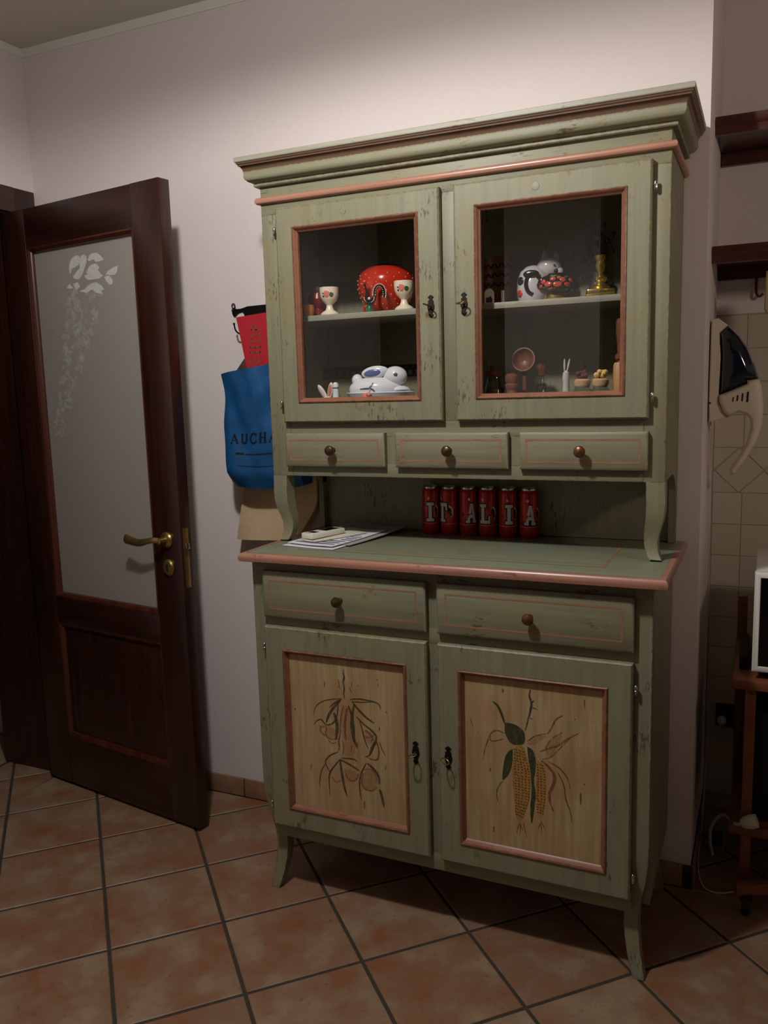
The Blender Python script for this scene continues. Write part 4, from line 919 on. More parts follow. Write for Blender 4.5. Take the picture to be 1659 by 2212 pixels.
t = thing('brass_candlestick', 'tall brass candlestick on a broad square foot', 'candlestick', (1.100, -0.185, ZS), 0.25)
lo('foot', B().box(-.036,.036,-.036,.036,.0,.006,.001).box(-.034,.034,-.034,.034,.006,.020,.003), 'brass', t)
lo('stem', B().lathe([(0,.018),(.020,.020),(.024,.026),(.019,.032),(.010,.036),(.016,.044),(.017,.050),(.010,.056),(.007,.062),(.011,.072),(.013,.082),(.009,.090),(.012,.096),(.014,.104),(.010,.106),(0,.100)], (0,0,0), 24), 'brass', t)
t = thing('dried_spray', 'dark spray of dried twigs and glinting leaves above the candlestick', 'dried flowers', (1.075, -0.075, ZS))
lo('vase', B().lathe([(0,0),(.020,0),(.026,.020),(.024,.045),(.014,.065),(.016,.078),(.014,.078),(.012,.064),(0,.060)], (0,0,0), 18), 'stone_dark', t)
rr = random.Random(21); bs = B(); bl = B(); bg = B()
for k in range(20):
    a = rr.uniform(0,2*PI); sp = rr.uniform(.015,.075); h = rr.uniform(.13,.215)
    e = Vector((sp*math.cos(a), sp*math.sin(a)*.5, h)); m = Vector((e.x*.3, e.y*.3, h*.55))
    bs.tube(smooth3([(0,0,.05), m, e],1), .0009, 5)
    for q in range(5):
        f = rr.uniform(.45,1.0); c = m.lerp(e, (f-.3)/.7)+Vector((rr.uniform(-.008,.008),rr.uniform(-.005,.005),rr.uniform(-.006,.006)))
        M = Matrix.Rotation(rr.uniform(0,PI),3,'Y') @ Matrix.Rotation(rr.uniform(0,PI),3,'X')
        (bg if rr.random() < .3 else bl).ell(c, (.0075,.0012,.0032), 7, 4, M)
lo('twigs', bs, 'dry_leaf', t); lo('leaves', bl, 'dry_leaf', t); lo('golden_leaves', bg, 'dry_gold', t)
t = thing('arched_plaque', 'tiny cream arched porcelain plaque at the left of the right shelf', 'ornament', (0.818, -0.226, ZS), 0.3)
arch = [(-.013,0),(.013,0),(.013,.026)]+[(.013*math.cos(a), .026+.013*math.sin(a)) for a in [PI*k/8 for k in range(1,8)]]+[(-.013,.026)]
lo('plaque', B().prism(arch, -.006, .006, 'xz', .0015), 'cream_porcelain', t)
lo('picture', B().prism([(-.008,.003),(.008,.003),(.009,.012),(.004,.020),(-.003,.015),(-.008,.017)], -.0068, -.0058), 'speck_dark', t)
tag(obj('porcelain_sliver', B().box(.842,.851,-.200,-.194,ZS,ZS+.036,.002), 'pig_white'), 'narrow pale porcelain slab beside the arched plaque', 'ornament')
t = thing('patterned_mug', 'dark brown beaker with a zigzag pattern in the shaded corner', 'mug', (0.805, -0.090, ZS))
lo('body', B().lathe([(0,0),(.040,0),(.042,.01),(.042,.135),(.038,.135),(.038,.01),(0,.008)], (0,0,0), 24), 'dark_wood', t)
b = B()
def cyl(u, v): return (.0428*math.sin(u/.042), -.0428*math.cos(u/.042), v)
for z in (.06,.085,.11): b.ribbon([(-.05+.01*k, z+(.009 if k % 2 else -.009)) for k in range(11)], .004, cyl, False)
lo('zigzag_band', b, 'black_hole', t, smooth_ang=0)
tag(obj('brass_bell', B().lathe([(0,0),(.019,0),(.018,.006),(.012,.020),(.010,.034),(.004,.040),(.003,.052),(.007,.058),(0,.064)], (1.178,-.205,ZS), 20), 'brass'), 'small brass bell at the right end of the upper shelf', 'bell')

# ------------------------------------------------------------ cabinet floor, right side
def jar(loc, label, content, top_m, top):
    t = thing('storage_jar', label, 'jar', loc, 0, 'small glass jars on the right lower shelf')
    lo('glass', B().lathe([(0,0),(.022,0),(.0245,.004),(.0245,.046),(.019,.054),(.019,.060),(.0182,.060),(.0182,.054),(.0235,.045),(.0235,.004),(0,.002)], (0,0,0), 24), 'thin_glass', t)
    lo('contents', B().lathe([(0,.003),(.0225,.004),(.0225,.040),(0,.042)], (0,0,0), 18), content, t)
    lo('cork', B().lathe([(0,.054),(.017,.054),(.021,.062),(.021,.072),(.016,.076),(0,.076)], (0,0,0), 20), 'cork', t)
    lo('topper', top, top_m, t)
rr = random.Random(4); b = B()
for k in range(16): b.ell((rr.uniform(-.013,.013), rr.uniform(-.013,.013), .080+rr.uniform(0,.014)), (.007,.007,.006), 8, 5)
jar((1.108,-.212,FL), 'glass jar with cork and pale popcorn-like knob beside the rolling pin', 'grain_dark', 'popcorn', b)
b = B()
for k in range(12): b.ell((rr.uniform(-.011,.011), rr.uniform(-.011,.011), .080+rr.uniform(0,.014)), (.007,.007,.006), 8, 5)
jar((1.062,-.212,FL), 'glass jar with cork and dark plum-coloured knob, left of the popcorn jar', 'grain_dark', 'plum', b)
t = thing('rolling_pin', 'pale wooden rolling pin leaning upright in the right corner', 'rolling pin', (1.152, -0.190, FL))
lo('barrel', B().lathe([(0,.0),(.014,.0),(.0165,.006),(.0165,.108),(.013,.115),(0,.115)], (0,0,0), 18), 'beech', t)
lo('handle', B().lathe([(0,.113),(.007,.114),(.0065,.119),(.0125,.124),(.0125,.132),(.007,.138),(.0075,.16),(.011,.195),(.010,.225),(0,.232)], (0,0,0), 16), 'dark_wood', t)
t = thing('wooden_spoon', 'round hollow wooden ladle standing upright with a dark handle', 'ladle', (0.890, -0.140, FL))
M = Matrix.Translation((0,0,.132)) @ Matrix.Rotation(PI/2-.15,4,'X')
lo('bowl', B().lathe([(0,-.010),(.016,-.008),(.026,0),(.032,.010),(.0325,.013),(.029,.013),(.024,.003),(.014,-.004),(0,-.006)], (0,0,0), 24, M=M), 'dark_wood', t)
lo('handle', B().tube([(0,0,.0),(0,.001,.06),(0,.002,.104)], [.007,.006,.005], 10), 'dark_wood', t)
t = thing('pepper_mill', 'squat turned wooden mill in front of the ladle', 'pepper mill', (0.872, -0.205, FL))
lo('body', B().lathe([(0,0),(.019,0),(.020,.006),(.016,.030),(.0135,.052),(.018,.060),(.018,.066),(.014,.070),(.0175,.078),(.017,.090),(.010,.096),(0,.097)], (0,0,0), 22), 'dark_wood', t)
t = thing('glass_bottle', 'ribbed clear glass bottle with a copper cap', 'bottle', (0.952, -0.205, FL))
b = B(); prof = [(0,0),(.018,0),(.020,.005),(.019,.030),(.014,.056),(.008,.078),(.007,.092)]
b.lathe(prof+[(.006,.092),(.007,.078),(.013,.055),(.018,.030),(.019,.006),(0,.003)], (0,0,0), 20)
for z in (.014,.024,.034,.044,.054,.064):
    R = [r for (r,zz) in prof if zz <= z][-1]
    for k in range(9): a = 2*PI*(k+.5*(int(z*100)%2))/9; b.ell(((R-.001)*math.cos(a),(R-.001)*math.sin(a),z), (.0035,.0035,.0045), 6, 4)
lo('glass', b, 'thin_glass', t)
lo('dark_contents', B().lathe([(0,.003),(.016,.005),(.015,.03),(.009,.056),(0,.058)], (0,0,0), 14), 'grain_dark', t)
lo('cap', B().lathe([(0,.090),(.008,.090),(.009,.100),(.012,.106),(.012,.114),(.007,.119),(0,.120)], (0,0,0), 18), 'copper', t)
t = thing('hare_figurine', 'slender white hare figurine with raised ears', 'figurine', (1.018, -0.205, FL))
lo('body', B().lathe([(0,0),(.014,0),(.014,.012),(.0095,.040),(.0085,.070),(.010,.080),(.008,.094),(0,.100)], (0,0,0), 16), 'pig_white', t)
lo('ear', B().ell((-.004,0,.112), (.003,.003,.018), 8, 7), 'pig_white', t); lo('ear', B().ell((.006,0,.112), (.003,.003,.018), 8, 7, Matrix.Rotation(.2,3,'Y')), 'pig_white', t)
t = thing('spice_jar', 'round glass jar of amber spice in the left corner', 'jar', (0.815, -0.185, FL))
lo('glass', B().lathe([(0,0),(.030,0),(.034,.006),(.034,.060),(.026,.074),(.024,.090),(.023,.090),(.025,.073),(.033,.059),(.033,.006),(0,.003)], (0,0,0), 26), 'thin_glass', t)
lo('contents', B().lathe([(0,.004),(.031,.007),(.031,.056),(0,.060)], (0,0,0), 22), 'spice', t)
lo('lid', B().lathe([(0,.088),(.026,.088),(.027,.094),(.022,.104),(.008,.108),(.010,.118),(0,.122)], (0,0,0), 20), 'plum', t)
t = thing('dark_bottle', 'small dark bottle with a turned wooden stopper behind the mill', 'bottle', (0.842, -0.130, FL))
lo('body', B().lathe([(0,0),(.014,0),(.015,.01),(.014,.055),(.007,.070),(.0065,.082),(0,.082)], (0,0,0), 16), 'stone_dark', t)
lo('stopper', B().lathe([(0,.080),(.006,.080),(.010,.088),(.012,.096),(.008,.104),(0,.106)], (0,0,0), 14), 'dark_wood', t)

# ------------------------------------------------------------ worktop: cans, papers, phone
SER = {  # slab-serif strokes (u, v from 0..1), each a rectangle or quad
 'I': [[(.30,0),(.70,0),(.70,1),(.30,1)],[(.05,0),(.95,0),(.95,.16),(.05,.16)],[(.05,.84),(.95,.84),(.95,1),(.05,1)]],
 'T': [[(.34,0),(.66,0),(.66,1),(.34,1)],[(.16,0),(.84,0),(.84,.14),(.16,.14)],[(0,.82),(1,.82),(1,1),(0,1)],[(0,.62),(.14,.62),(.14,.9),(0,.9)],[(.86,.62),(1,.62),(1,.9),(.86,.9)]],
 'A': [[(.10,0),(.32,0),(.58,1),(.40,1)],[(.68,0),(.94,0),(.64,1),(.44,1)],[(.28,.26),(.74,.26),(.70,.42),(.32,.42)],[(0,0),(.38,0),(.38,.13),(0,.13)],[(.60,0),(1.02,0),(1.02,.13),(.60,.13)]],
 'L': [[(.16,0),(.46,0),(.46,1),(.16,1)],[(0,0),(.95,0),(.95,.16),(0,.16)],[(0,.84),(.62,.84),(.62,1),(0,1)],[(.80,0),(.95,0),(.95,.42),(.80,.36)]]}
def quad_on(b, q, fn, n=6):
    vs = []; fs = []
    for i in range(n+1):
        t = i/n
        lo_ = (q[0][0]+(q[1][0]-q[0][0])*t, q[0][1]+(q[1][1]-q[0][1])*t); hi = (q[3][0]+(q[2][0]-q[3][0])*t, q[3][1]+(q[2][1]-q[3][1])*t)
        vs += [fn(*lo_), fn(*hi)]
    for i in range(n): fs.append((2*i,2*i+2,2*i+3,2*i+1))
    b.add(vs, fs)
CR, CHT = 0.0275, 0.146
def can(loc, ch, ang, label, first=None):
    t = thing('drink_can', label, 'can', loc, 0, 'red cans with letters on the worktop')
    c = lo('can_body', B().lathe([(0,.002),(.019,.001),(.022,0),(.0245,.003),(CR,.010),(CR,.128),(.0262,.134),(.0238,.140)], (0,0,0), 32), 'can_red', t)
    lo('can_rim', B().lathe([(.0238,.139),(.0242,.142),(.0242,.1455),(.0232,.146),(.0225,.143),(0,.142)], (0,0,0), 28), 'steel', c)
    rr = random.Random(ord(ch)+int(ang*100))
    wl, h, z0 = (.025 if ch == 'I' else .034), .058, .040
    def fn(e):
        return lambda u, v: (((CR+e)*math.sin(ang+(u-.5)*wl/CR)), -(CR+e)*math.cos(ang+(u-.5)*wl/CR), z0+v*h)
    b = B()
    for q in SER[ch]:
        cx = sum(p[0] for p in q)/4; cy = sum(p[1] for p in q)/4
        q2 = [(p[0]+(.11 if p[0] > cx else -.11), p[1]+(.055 if p[1] > cy else -.055)) for p in q]; quad_on(b, q2, fn(.0004))
    lo('letter_outline', b, 'letter_black', c, smooth_ang=0)
    b = B()
    for q in SER[ch]: quad_on(b, q, fn(.0008))
    lo('letter', b, 'letter_white', c, smooth_ang=0)
    b = B(); f = fn(.0006)
    b.mat(0); dab(b, .30, 1.22, .075, f, 8, 1.6); b.mat(1); dab(b, 1.22, .62, .16, f, 9, 1.0); b.mat(2); dab(b, 1.34, .40, .10, f, 8, 1.0); dab(b, -.28, .45, .10, f, 8, 1.1)
    b.mat(0); b.ribbon([(1.15,.85),(1.45,.70),(1.50,.45),(1.30,.22)], .12, f)
    lo('printed_figures', b, ['letter_white','letter_black','deco_blue'], c, smooth_ang=0)
    b = B().lathe([(CR+.0003,.0335),(CR+.0004,.0345),(CR+.0003,.0355)], (0,0,0), 28); lo('printed_line', b, 'rose', c)
CX = [0.571, 0.631, 0.692, 0.752, 0.815, 0.877]
CL = [('I',.26,'red can with a white letter I, leftmost of the six cans'),('T',-.55,'red can whose white T is half turned away, second of the six'),('A',.62,'red can with a white letter A turned to the right, third of the six'),('L',-.02,'red can with a white letter L, fourth of the six cans'),('I',.34,'red can with a white letter I, fifth of the six cans'),('A',.36,'red can with a white letter A facing front, rightmost of the six')]
for x, (ch, a, lb) in zip(CX, CL): can((x, -0.046, ZT), ch, a, lb)

def sheet(name, quad, z, m, label, cat, lift=(0,0,0,0), group=None, seed=1, wav=.0012):
    """a sheet of paper: a bowed, slightly wavy grid between four corners"""
    b = B(); rr = random.Random(seed); n = 12; ph = rr.uniform(0,6); vs = []; fs = []
    for th in (0, .0012):
        for i in range(n+1):
            for j in range(n+1):
                u, v = i/n, j/n
                w4 = ((1-u)*(1-v), u*(1-v), u*v, (1-u)*v)
                x = sum(a*q[0] for a, q in zip(w4, quad)); y = sum(a*q[1] for a, q in zip(w4, quad))
                zz = z+th+sum(a*a*l for a, l in zip(w4, lift))+wav*(1+math.sin(ph+u*7)*math.sin(v*5+ph))*.5
                vs.append((x,y,zz))
    K = (n+1)**2
    for i in range(n):
        for j in range(n):
            a = i*(n+1)+j; fs.append((a,a+1,a+n+2,a+n+1)); fs.append((K+a,K+a+n+1,K+a+n+2,K+a+1))
    for i in range(n):
        for e0, e1 in ((i,i+1),(n*(n+1)+i,n*(n+1)+i+1),(i*(n+1),(i+1)*(n+1)),(i*(n+1)+n,(i+1)*(n+1)+n)): fs.append((e0,e1,K+e1,K+e0))
    b.add(vs, fs)
    o = obj(name, b, m); tag(o, label, cat, group); return o
sheet('paper_sheet', [(0.232,-0.368),(0.408,-0.389),(0.462,-0.060),(0.290,-0.030)], ZT+.0006, 'paper_white', 'white bottom sheet of the paper pile at the left of the worktop', 'paper', (0,0,.008,.01), 'papers on the worktop', 1)
sheet('plastic_folder', [(0.252,-0.300),(0.430,-0.330),(0.488,-0.040),(0.300,-0.020)], ZT+.0035, 'paper_grey', 'grey punched plastic pocket curling up at the back of the paper pile', 'folder', (0,0,.012,.022), 'papers on the worktop', 2)
nw = sheet('newspaper', [(0.240,-0.352),(0.398,-0.374),(0.446,-0.110),(0.280,-0.085)], ZT+.0062, 'paper_white', 'printed newspaper sheet on top of the paper pile', 'newspaper', (0,0,.006,.01), 'papers on the worktop', 3)
b = B()
for k in range(9):
    f = .08+k*.09
    xa, ya = 0.240+(0.280-0.240)*f, -0.352+(0.267)*f; xb, yb = 0.398+0.048*f, -0.374+0.264*f
    if k in (3,4,5): xa = xa+(xb-xa)*.72; ya = ya+(yb-ya)*.72
    vs = []
    for i in range(9):
        t = .06+.86*i/8; x, y = xa+(xb-xa)*t, ya+(yb-ya)*t; vs += [(x,y,ZT+.0094),(x+.002,y+.010,ZT+.0094)]
    b.add(vs, [(2*i,2*i+2,2*i+3,2*i+1) for i in range(8)])
obj('printed_lines', b, 'paper_print', nw, smooth_ang=0)
sheet('envelope', [(0.268,-0.320),(0.322,-0.334),(0.408,-0.165),(0.345,-0.125)], ZT+.0098, 'card_cream', 'cream envelope lying under the white phone', 'envelope', (0,0,.003,.004), 'papers on the worktop', 4, .0006)
t = thing('cordless_phone', 'white phone with a black screen lying on the papers', 'phone', (0.304, -0.250, ZT+.0135), 0.0)
M = Matrix.Rotation(-.32, 4, 'Z')
lo('phone_body', B().box(-.024,.024,-.068,.068,0,.017,.004,M), 'phone_white', t)
lo('screen', B().box(-.017,.017,-.005,.052,.0165,.0176,0,M), 'screen_black', t)
lo('keypad', B().box(-.015,.015,-.052,-.030,.0165,.0175,0,M), 'screen_black', t)
lo('speaker_slot', B().box(-.012,.012,-.064,-.060,.0165,.0173,0,M), 'plastic_grey', t)

# ------------------------------------------------------------ wall rail, bags
t = thing('hook_rail', 'black wrought-iron hook rail with scrolled end on the wall', 'hook rail', (0.0, 0.0, 1.74))
ra = [(-.152,1.752),(-.150,1.760),(-.142,1.757),(-.134,1.7545),(-.120,1.755),(-.108,1.757),(-.092,1.761),(.160,1.766),(.160,1.733),(-.080,1.727),(-.095,1.719),(-.102,1.717),(-.104,1.727),(-.108,1.741),(-.114,1.746),(-.128,1.743),(-.136,1.737),(-.144,1.730),(-.150,1.735),(-.154,1.742)]
obj('rail_plate', B().prism(ra, 0.004, 0.0105, 'xz', .001), 'iron_black', t)
obj('scroll', B().tube([(-.147+.006*math.cos(a), .005, 1.7655+.008*math.sin(a)) for a in [2*PI*k/14 for k in range(14)]], .0018, 6, True).ell((-.148,.002,1.750), (.005,.004,.005), 10, 6), 'iron_black', t)
for hx in (-.094, .02, .13):
    p = smooth3([(hx,.004,1.728),(hx,.000,1.690),(hx-.004,-.010,1.672),(hx-.012,-.026,1.668),(hx-.020,-.040,1.680),(hx-.021,-.044,1.702)], 2)
    obj('hook', B().tube(p, [.0026]*(len(p)-1)+[.0026], 8).ell(p[-1], (.0040,.0040,.0040), 8, 6), 'iron_black', t)

# blue shopping bag: outer shell, open top, wrinkled
def bag_front(u, v):
    """front face of the bag: u 0..1 left-right, v 0..1 bottom-top (room coordinates)"""
    xl = -.110-.016*v-.006*math.sin(v*6); xr = .158
    zt = 1.538+.038*u; zb = 1.172+.004*u-.010*math.sin(PI*u)
    x = xl+(xr-xl)*u; z = zb+(zt-zb)*v
    y = -.122-.026*math.sin(PI*min(1,u*.98))**.6*(1-.30*v)-.005*math.sin(9*u+5*v)-.0045*math.sin(14*v-6*u)*(.4+v)-.003*math.sin(23*u+11*v)*v
    if v < .12: y += (.12-v)*.22
    return Vector((x, y, z))
def bag_back(u, v):
    xl = -.110-.016*v-.006*math.sin(v*6); xr = .158; zt = 1.545+.075*min(1,max(0,u-.02)/.26); zb = 1.180
    return Vector((xl+(xr-xl)*u, -.045-.012*math.sin(PI*u), zb+(zt-zb)*v))
t = thing('shopping_bag', 'blue plastic shopping bag with black lettering hanging on the wall', 'bag', (0.02, -0.08, 1.17))
n = 22; b = B(); vs = []; fs = []
loop = [('f', i/n) for i in range(n+1)] + [('b', 1-i/n) for i in range(n+1)]
m = 24
for j in range(m+1):
    v = j/m
    for s_, u in loop: vs.append(bag_front(u,v) if s_ == 'f' else bag_back(u,v))
L = len(loop)
for j in range(m):
    for i in range(L):
        k = (i+1) % L; fs.append((j*L+i, j*L+k, (j+1)*L+k, (j+1)*L+i))
fs.append(list(range(L))[::-1])
b.add(vs, fs); obj('bag_shell', b, 'bag_blue', t, smooth_ang=50)
b = B(); vs = []; fs = []
cen = Vector((.02,-.085,0))
for j in range(7, m+1):
    v = j/m
    for s_, u in loop:
        p = bag_front(u,v) if s_ == 'f' else bag_back(u,v)
        d = cen-Vector((p.x,p.y,0)); d.normalize(); vs.append(p+d*.003+Vector((0,0,-.0008)))
for j in range(m-7):
    for i in range(L):
        k = (i+1) % L; fs.append((j*L+i, j*L+k, (j+1)*L+k, (j+1)*L+i))
b.add(vs, fs); obj('bag_lining', b, 'bag_inside', t, smooth_ang=50)
# serif capitals drawn as thick and thin strokes in a unit box
CAP = {'A': [(.05,[(.08,0),(.48,1)]),(.15,[(.46,1),(.88,0)]),(.05,[(.25,.35),(.70,.35)]),(.05,[(0,.02),(.2,.02)]),(.05,[(.70,.02),(1,.02)])],
 'U': [(.15,[(.18,1),(.18,.32),(.28,.08),(.5,.03),(.70,.09),(.80,.32),(.80,1)]),(.05,[(.02,.98),(.36,.98)]),(.05,[(.66,.98),(.96,.98)])],
 'C': [(.12,[(.88,.74),(.78,.92),(.52,1.0),(.24,.88),(.10,.5),(.24,.12),(.52,.0),(.80,.08),(.92,.26)]),(.06,[(.89,.98),(.89,.70)])],
 'H': [(.15,[(.20,0),(.20,1)]),(.15,[(.80,0),(.80,1)]),(.05,[(.2,.52),(.8,.52)]),(.05,[(.04,.02),(.38,.02)]),(.05,[(.04,.98),(.38,.98)]),(.05,[(.62,.02),(.98,.02)]),(.05,[(.62,.98),(.98,.98)])],
 'N': [(.06,[(.16,0),(.16,1)]),(.15,[(.14,1),(.82,0)]),(.06,[(.84,0),(.84,1)])],
 'S': [(.13,[(.86,.78),(.7,.97),(.4,1),(.16,.84),(.2,.62),(.5,.5),(.8,.38),(.86,.18),(.62,.0),(.3,.02),(.12,.22)])],
 'O': [(.13,[(.5,1),(.16,.85),(.06,.5),(.16,.15),(.5,0),(.84,.15),(.94,.5),(.84,.85),(.5,1)])],
 'P': [(.15,[(.2,0),(.2,1)]),(.12,[(.2,.97),(.66,.95),(.86,.75),(.64,.52),(.2,.48)])]}
def write(b, text, fn, u0, v0, w, h, gap):
    for ch in text:
        for wd, pts in CAP[ch]:
            b.ribbon(pts, wd*1.45, (lambda u, v, u0=u0: fn(u0+u*w, v0+v*h)), False)
        u0 += w+gap
def on_bag(u, v, e=.0014): return bag_front(u, v)+Vector((0,-e,0))
b = B(); write(b, 'AUCHAN', on_bag, .10, .385, .115, .082, .028)
obj('lettering', b, 'ink_black', t, smooth_ang=0)
b = B()
b.ribbon([(.18,.300),(.22,.304),(.30,.298)], .016, on_bag, False)
for k in range(14): b.ribbon([(.32+k*.032,.293),(.342+k*.032,.295)], .010, on_bag, False)
b.ribbon([(.20,.20),(.5,.19),(.85,.195)], .004, on_bag)
obj('small_print', b, 'ink_black', t, smooth_ang=0)
# red folder standing in the bag
t = thing('red_folder', 'red cardboard folder with faded gold lettering sticking out of the bag', 'folder', (0.03, -0.07, 1.2))
fq = [(-.070,1.717),(.120,1.731),(.140,1.300),(.010,1.300)]
obj('cover', B().prism(fq, -.098, -.070, 'xz', .001), 'folder_red', t)
def on_folder(u, v): return (.012-v*.040+(.014*u), -.0988, 1.562+u*.125)
b = B(); write(b, 'SHOP', on_folder, 0.0, 0.0, .23, 1.0, .05); obj('gold_lettering', b, 'gold_print', t, smooth_ang=0)
# beige tote behind
t = thing('tote_bag', 'beige cloth tote bag hanging behind the blue bag', 'bag', (0.02, -0.03, 0.98))
n, m = 16, 18; vs = []; fs = []
def tote(u, v, f):
    z = .977+(1.47-.977)*v; xl = -.152+.040*min(1,(z-.977)/.17)
    xr = min(.168, .078+.090*min(1,(z-.977)/.125)**.8); x = xl+(xr-xl)*u; z += .006*u*(1-v)
    d = .014+.012*math.sin(PI*u)*(1-v)
    y = -.026+(-d if f else d*.7)-.004*math.sin(7*u+9*v)*(1 if f else 0)
    return (x, min(y, .009), z)
loop = [(i/n, True) for i in range(n+1)]+[(1-i/n, False) for i in range(n+1)]; L = len(loop)
for j in range(m+1):
    for u, f in loop: vs.append(tote(u, j/m, f))
for j in range(m):
    for i in range(L): k = (i+1) % L; fs.append((j*L+i,j*L+k,(j+1)*L+k,(j+1)*L+i))
fs.append(list(range(L))[::-1]); fs.append([m*L+i for i in range(L)])
obj('tote_body', B().add(vs, fs), 'tote_beige', t, smooth_ang=50)
obj('strap', B().tube(smooth3([(.00,-.026,1.46),(.006,-.03,1.60),(.012,-.014,1.677),(.022,-.014,1.677),(.03,-.03,1.60),(.05,-.026,1.46)],2), .005, 8, flat=.5), 'tote_beige', t)

# ------------------------------------------------------------ niche: shelves, vacuum, board
def wall_shelf(z, label):
    t = thing('wall_shelf', label, 'shelf', (1.7, 0.36, z-.045), 0, 'dark wood shelves in the niche')
    obj('board', B().box(XC+.0015, 2.25, 0.215, YN+.001, z-.022, z, .001), 'shelf_wood', t)
    obj('front_moulding', B().prism([(.200,z+.001),(.200,z-.016),(.204,z-.022),(.210,z-.026),(.214,z-.044),(.236,z-.044),(.236,z-.0225),(.2155,z-.0225),(.2155,z+.001)], XC+.0015, 2.25, 'yz'), 'shelf_wood', t)
    obj('rear_ledger', B().box(XC+.003, 2.25, YN-.02, YN+.001, z-.060, z-.0225), 'shelf_wood', t)
wall_shelf(2.192, 'upper dark wooden shelf in the niche')
wall_shelf(1.846, 'lower dark wooden shelf in the niche above the hand vacuum')
vh = t = thing('vacuum_holder', 'white wall bracket holding the hand vacuum', 'bracket', (1.36, 0.24, 1.35))
obj('bracket', B().prism([(max(a,XC+.0025),b_) for a, b_ in VAC['holder']], .205, .275, 'xz', .003), 'vac_white', t)
obj('screw', B().ell((1.3475,.2035,1.408), (.003,.002,.003), 8, 5), 'iron_black', t)
t = thing('hand_vacuum', 'white hand vacuum with dark blue dust cup on the niche wall', 'vacuum', (1.43, 0.24, 1.2))
obj('body', B().prism(VAC['body'], .190, .290, 'xz', 0, [(.0095,0),(.0065,.002),(.003,.007),(.001,.013),(0,.022)]), 'vac_white', t, smooth_ang=75)
obj('dust_cup', B().prism(VAC['dome'], .184, .296, 'xz', 0, [(.030,0),(.022,.003),(.014,.009),(.007,.017),(.002,.030),(0,.044)]), 'vac_dark', t, smooth_ang=75)
for (a0,b0),(a1,b1) in VENT: obj('vent', B().prism([(a0,b1),(a1-.0012,b1),(a1,b0),(a0+.0012,b0)], .1885, .1905), 'black_hole', t)
b = B().tube(smooth3([(1.349,.245,1.355),(1.347,.26,1.25),(1.350,.30,1.0),(1.352,.36,.80),(1.358,.42,.55),(1.356,.44,.30),(1.352,.40,.12),(1.352,.30,.02),(1.353,.12,.006),(1.372,.016,.004),(1.411,-.003,.004),(1.444,.013,.004),(1.50,.06,.004)],2), .0024, 6)
obj('power_cord', b, 'cord_white', vh)
t = thing('hanging_board', 'pale wooden board hanging below the lower niche shelf', 'cutting board', (1.52, 0.25, 1.65))
obj('board', B().prism([(1.482,1.668),(1.489,1.654),(1.60,1.654),(1.607,1.668),(1.603,1.772),(1.484,1.772)], .232, .246, 'xz', .003), 'board_yellow', t)
obj('loop', B().tube([(1.545+.008*math.cos(a), .239, 1.786+.016*math.sin(a)) for a in [2*PI*k/14 for k in range(14)]], .0014, 6, True), 'iron_black', t)
obj('printed_spot', B().lathe([(0,0),(.006,0),(.006,.0008),(0,.001)], (1.498,.2322,1.694), 12, 'y'), 'speck_dark', t)
t = thing('shelf_hook', 'small reddish hook on the niche wall beside the hanging board', 'hook', (1.463, 0.53, 1.74))
obj('hook', B().tube(smooth3([(1.456,YN-.001,1.785),(1.455,YN-.012,1.760),(1.457,YN-.022,1.735),(1.466,YN-.026,1.726),(1.476,YN-.024,1.736)],2), .0042, 8), 'plum', t)

# ------------------------------------------------------------ trolley with the white oven
t = thing('trolley', 'reddish wooden kitchen trolley on casters at the right edge', 'trolley', (1.7, 0.12, 0))
TX0, TX1, TY0, TY1 = 1.436, 2.02, -0.03, 0.40
obj('top_shelf', B().box(TX0, TX1, TY0, TY1, .634, .664, .006), 'trolley_wood', t)
obj('lower_shelf', B().box(TX0+.004, TX1, TY0+.01, TY1, .204, .234, .006), 'trolley_wood', t)
for px_, py_ in ((TX0+.002,TY1-.03),(TX1-.035,TY1-.03),(TX0+.035,TY0+.012),(TX1-.035,TY0+.012)):
    top = .80 if py_ > .2 else .636
    obj('post', B().box(px_, px_+.028, py_, py_+.028, .07, top, .003), 'trolley_wood', t)
obj('base_rail', B().box(0,.62,-.014,.014,.058,.092,.006, Matrix.Translation((1.462,-.075,0)) @ Matrix.Rotation(.42,4,'Z')), 'trolley_wood', t)
obj('base_rail', B().box(TX0+.01, TX1, TY1-.03, TY1-.002, .058, .092, .004), 'trolley_wood', t)
for cx, cy in ((1.492,-.068),(1.99,.15),(1.47,.385),(1.99,.385)):
    c = obj('caster', B().lathe([(0,-.011),(.020,-.011),(.025,-.007),(.026,0),(.025,.007),(.020,.011),(0,.011)], (cx,cy,.0265), 20, 'x'), 'rubber', t)
    obj('caster_fork', B().box(cx-.016,cx+.016,cy-.012,cy+.012,.045,.062,.002), 'rubber', c)
t = thing('microwave_oven', 'white microwave oven with black door window on the trolley', 'microwave', (1.7, 0.16, .664))
obj('housing', B().box(1.486, 1.935, -.005, .330, .690, .962, .006), 'appliance_white', t)
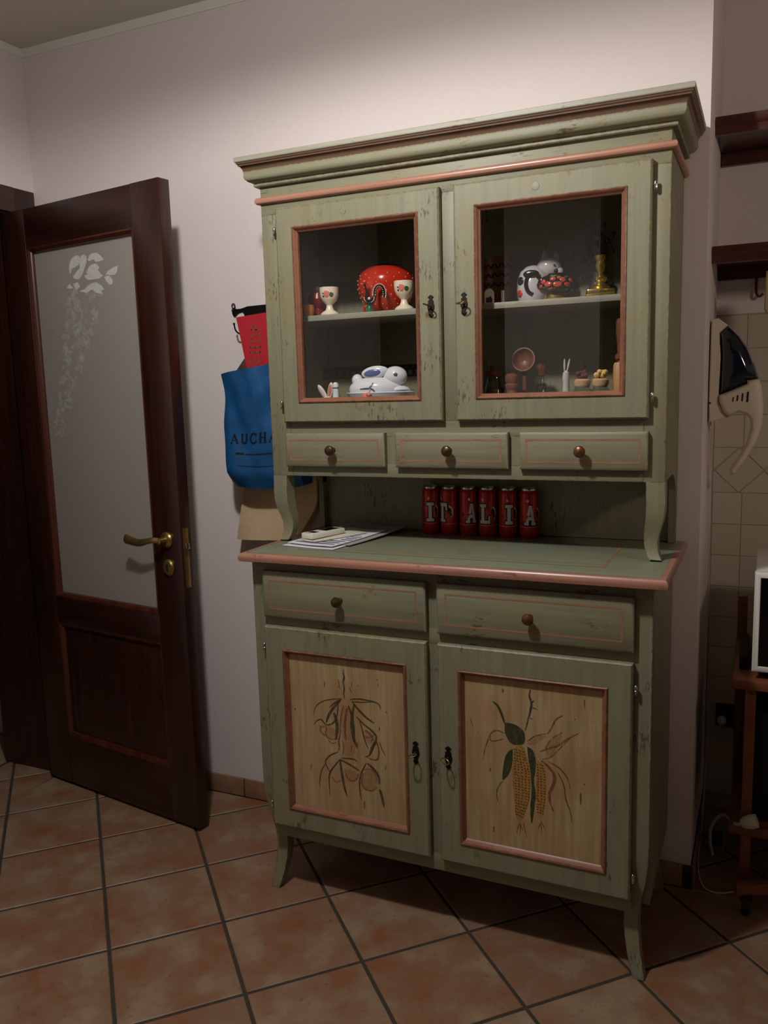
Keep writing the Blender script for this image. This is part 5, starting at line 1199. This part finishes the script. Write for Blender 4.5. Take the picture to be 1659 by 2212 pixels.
dr = obj('front_frame', B().frame(1.485, 1.936, .688, .963, [(0,-.022),(.006,-.026),(.014,-.026),(.016,-.020),(.016,-.004),(0,-.004)]), 'appliance_white', t)
obj('door_window', B().box(1.499, 1.922, -.0215, -.005, .702, .949), 'screen_black', t)
for fx in (1.52, 1.90):
    for fy in (.03,.29): obj('foot', B().lathe([(0,.664),(.012,.664),(.014,.691),(0,.692)], (fx,fy,0), 12), 'rubber', t)
tag(obj('dark_tray', B().box(1.470, 1.93, .012, .345, .6645, .670, .002).box(1.470,1.476,.012,.345,.664,.700,.001) if False else B().box(1.452, 1.475, .06, .30, .6645, .700, .003), 'rubber'), 'black tray edge beside the oven on the trolley', 'tray')
tag(obj('lower_box', B().box(1.478, 1.95, .03, .36, .2345, .560, .004), 'rubber'), 'large black box on the lower trolley shelf', 'box')
b = B().tube(smooth3([(1.392,.20,.008),(1.382,.20,.06),(1.386,.20,.11),(1.416,.18,.162),(1.440,.10,.190),(1.455,-.02,.235),(1.478,-.036,.250)],2), .0045, 8)
t = thing('appliance_cable', 'white cable arching up to a white plug on the lower trolley shelf', 'cable', (1.42, .15, 0))
obj('cable', b, 'cord_white', t)
obj('plug', B().lathe([(0,0),(.010,0),(.016,.010),(.020,.030),(.018,.044),(0,.046)], (0,0,0), 14, M=Matrix.Translation((1.472,-.036,.250)) @ Matrix.Rotation(1.2,4,'Y')), 'cord_white', t)
t = thing('power_strip', 'pale grey power strip standing on the floor of the niche', 'power strip', (1.40, .26, 0))
obj('strip', B().box(1.380, 1.424, .225, .265, .0, .095, .004), 'plastic_grey', t)
obj('adaptor', B().box(1.384, 1.420, .200, .226, .040, .078, .003), 'rubber', t)
t = thing('wall_socket', 'small socket with a pale plug low on the niche wall', 'socket', (1.41, YN, .30))
obj('socket_plate', B().box(1.375, 1.455, YN-.008, YN+.0009, .30, .38, .003), 'rubber', t)
obj('plug', B().lathe([(0,0),(.014,0),(.016,.012),(.011,.030),(.005,.040),(0,.041)], (1.395,YN-.008,.325), 14, 'y'), 'cord_white', t)
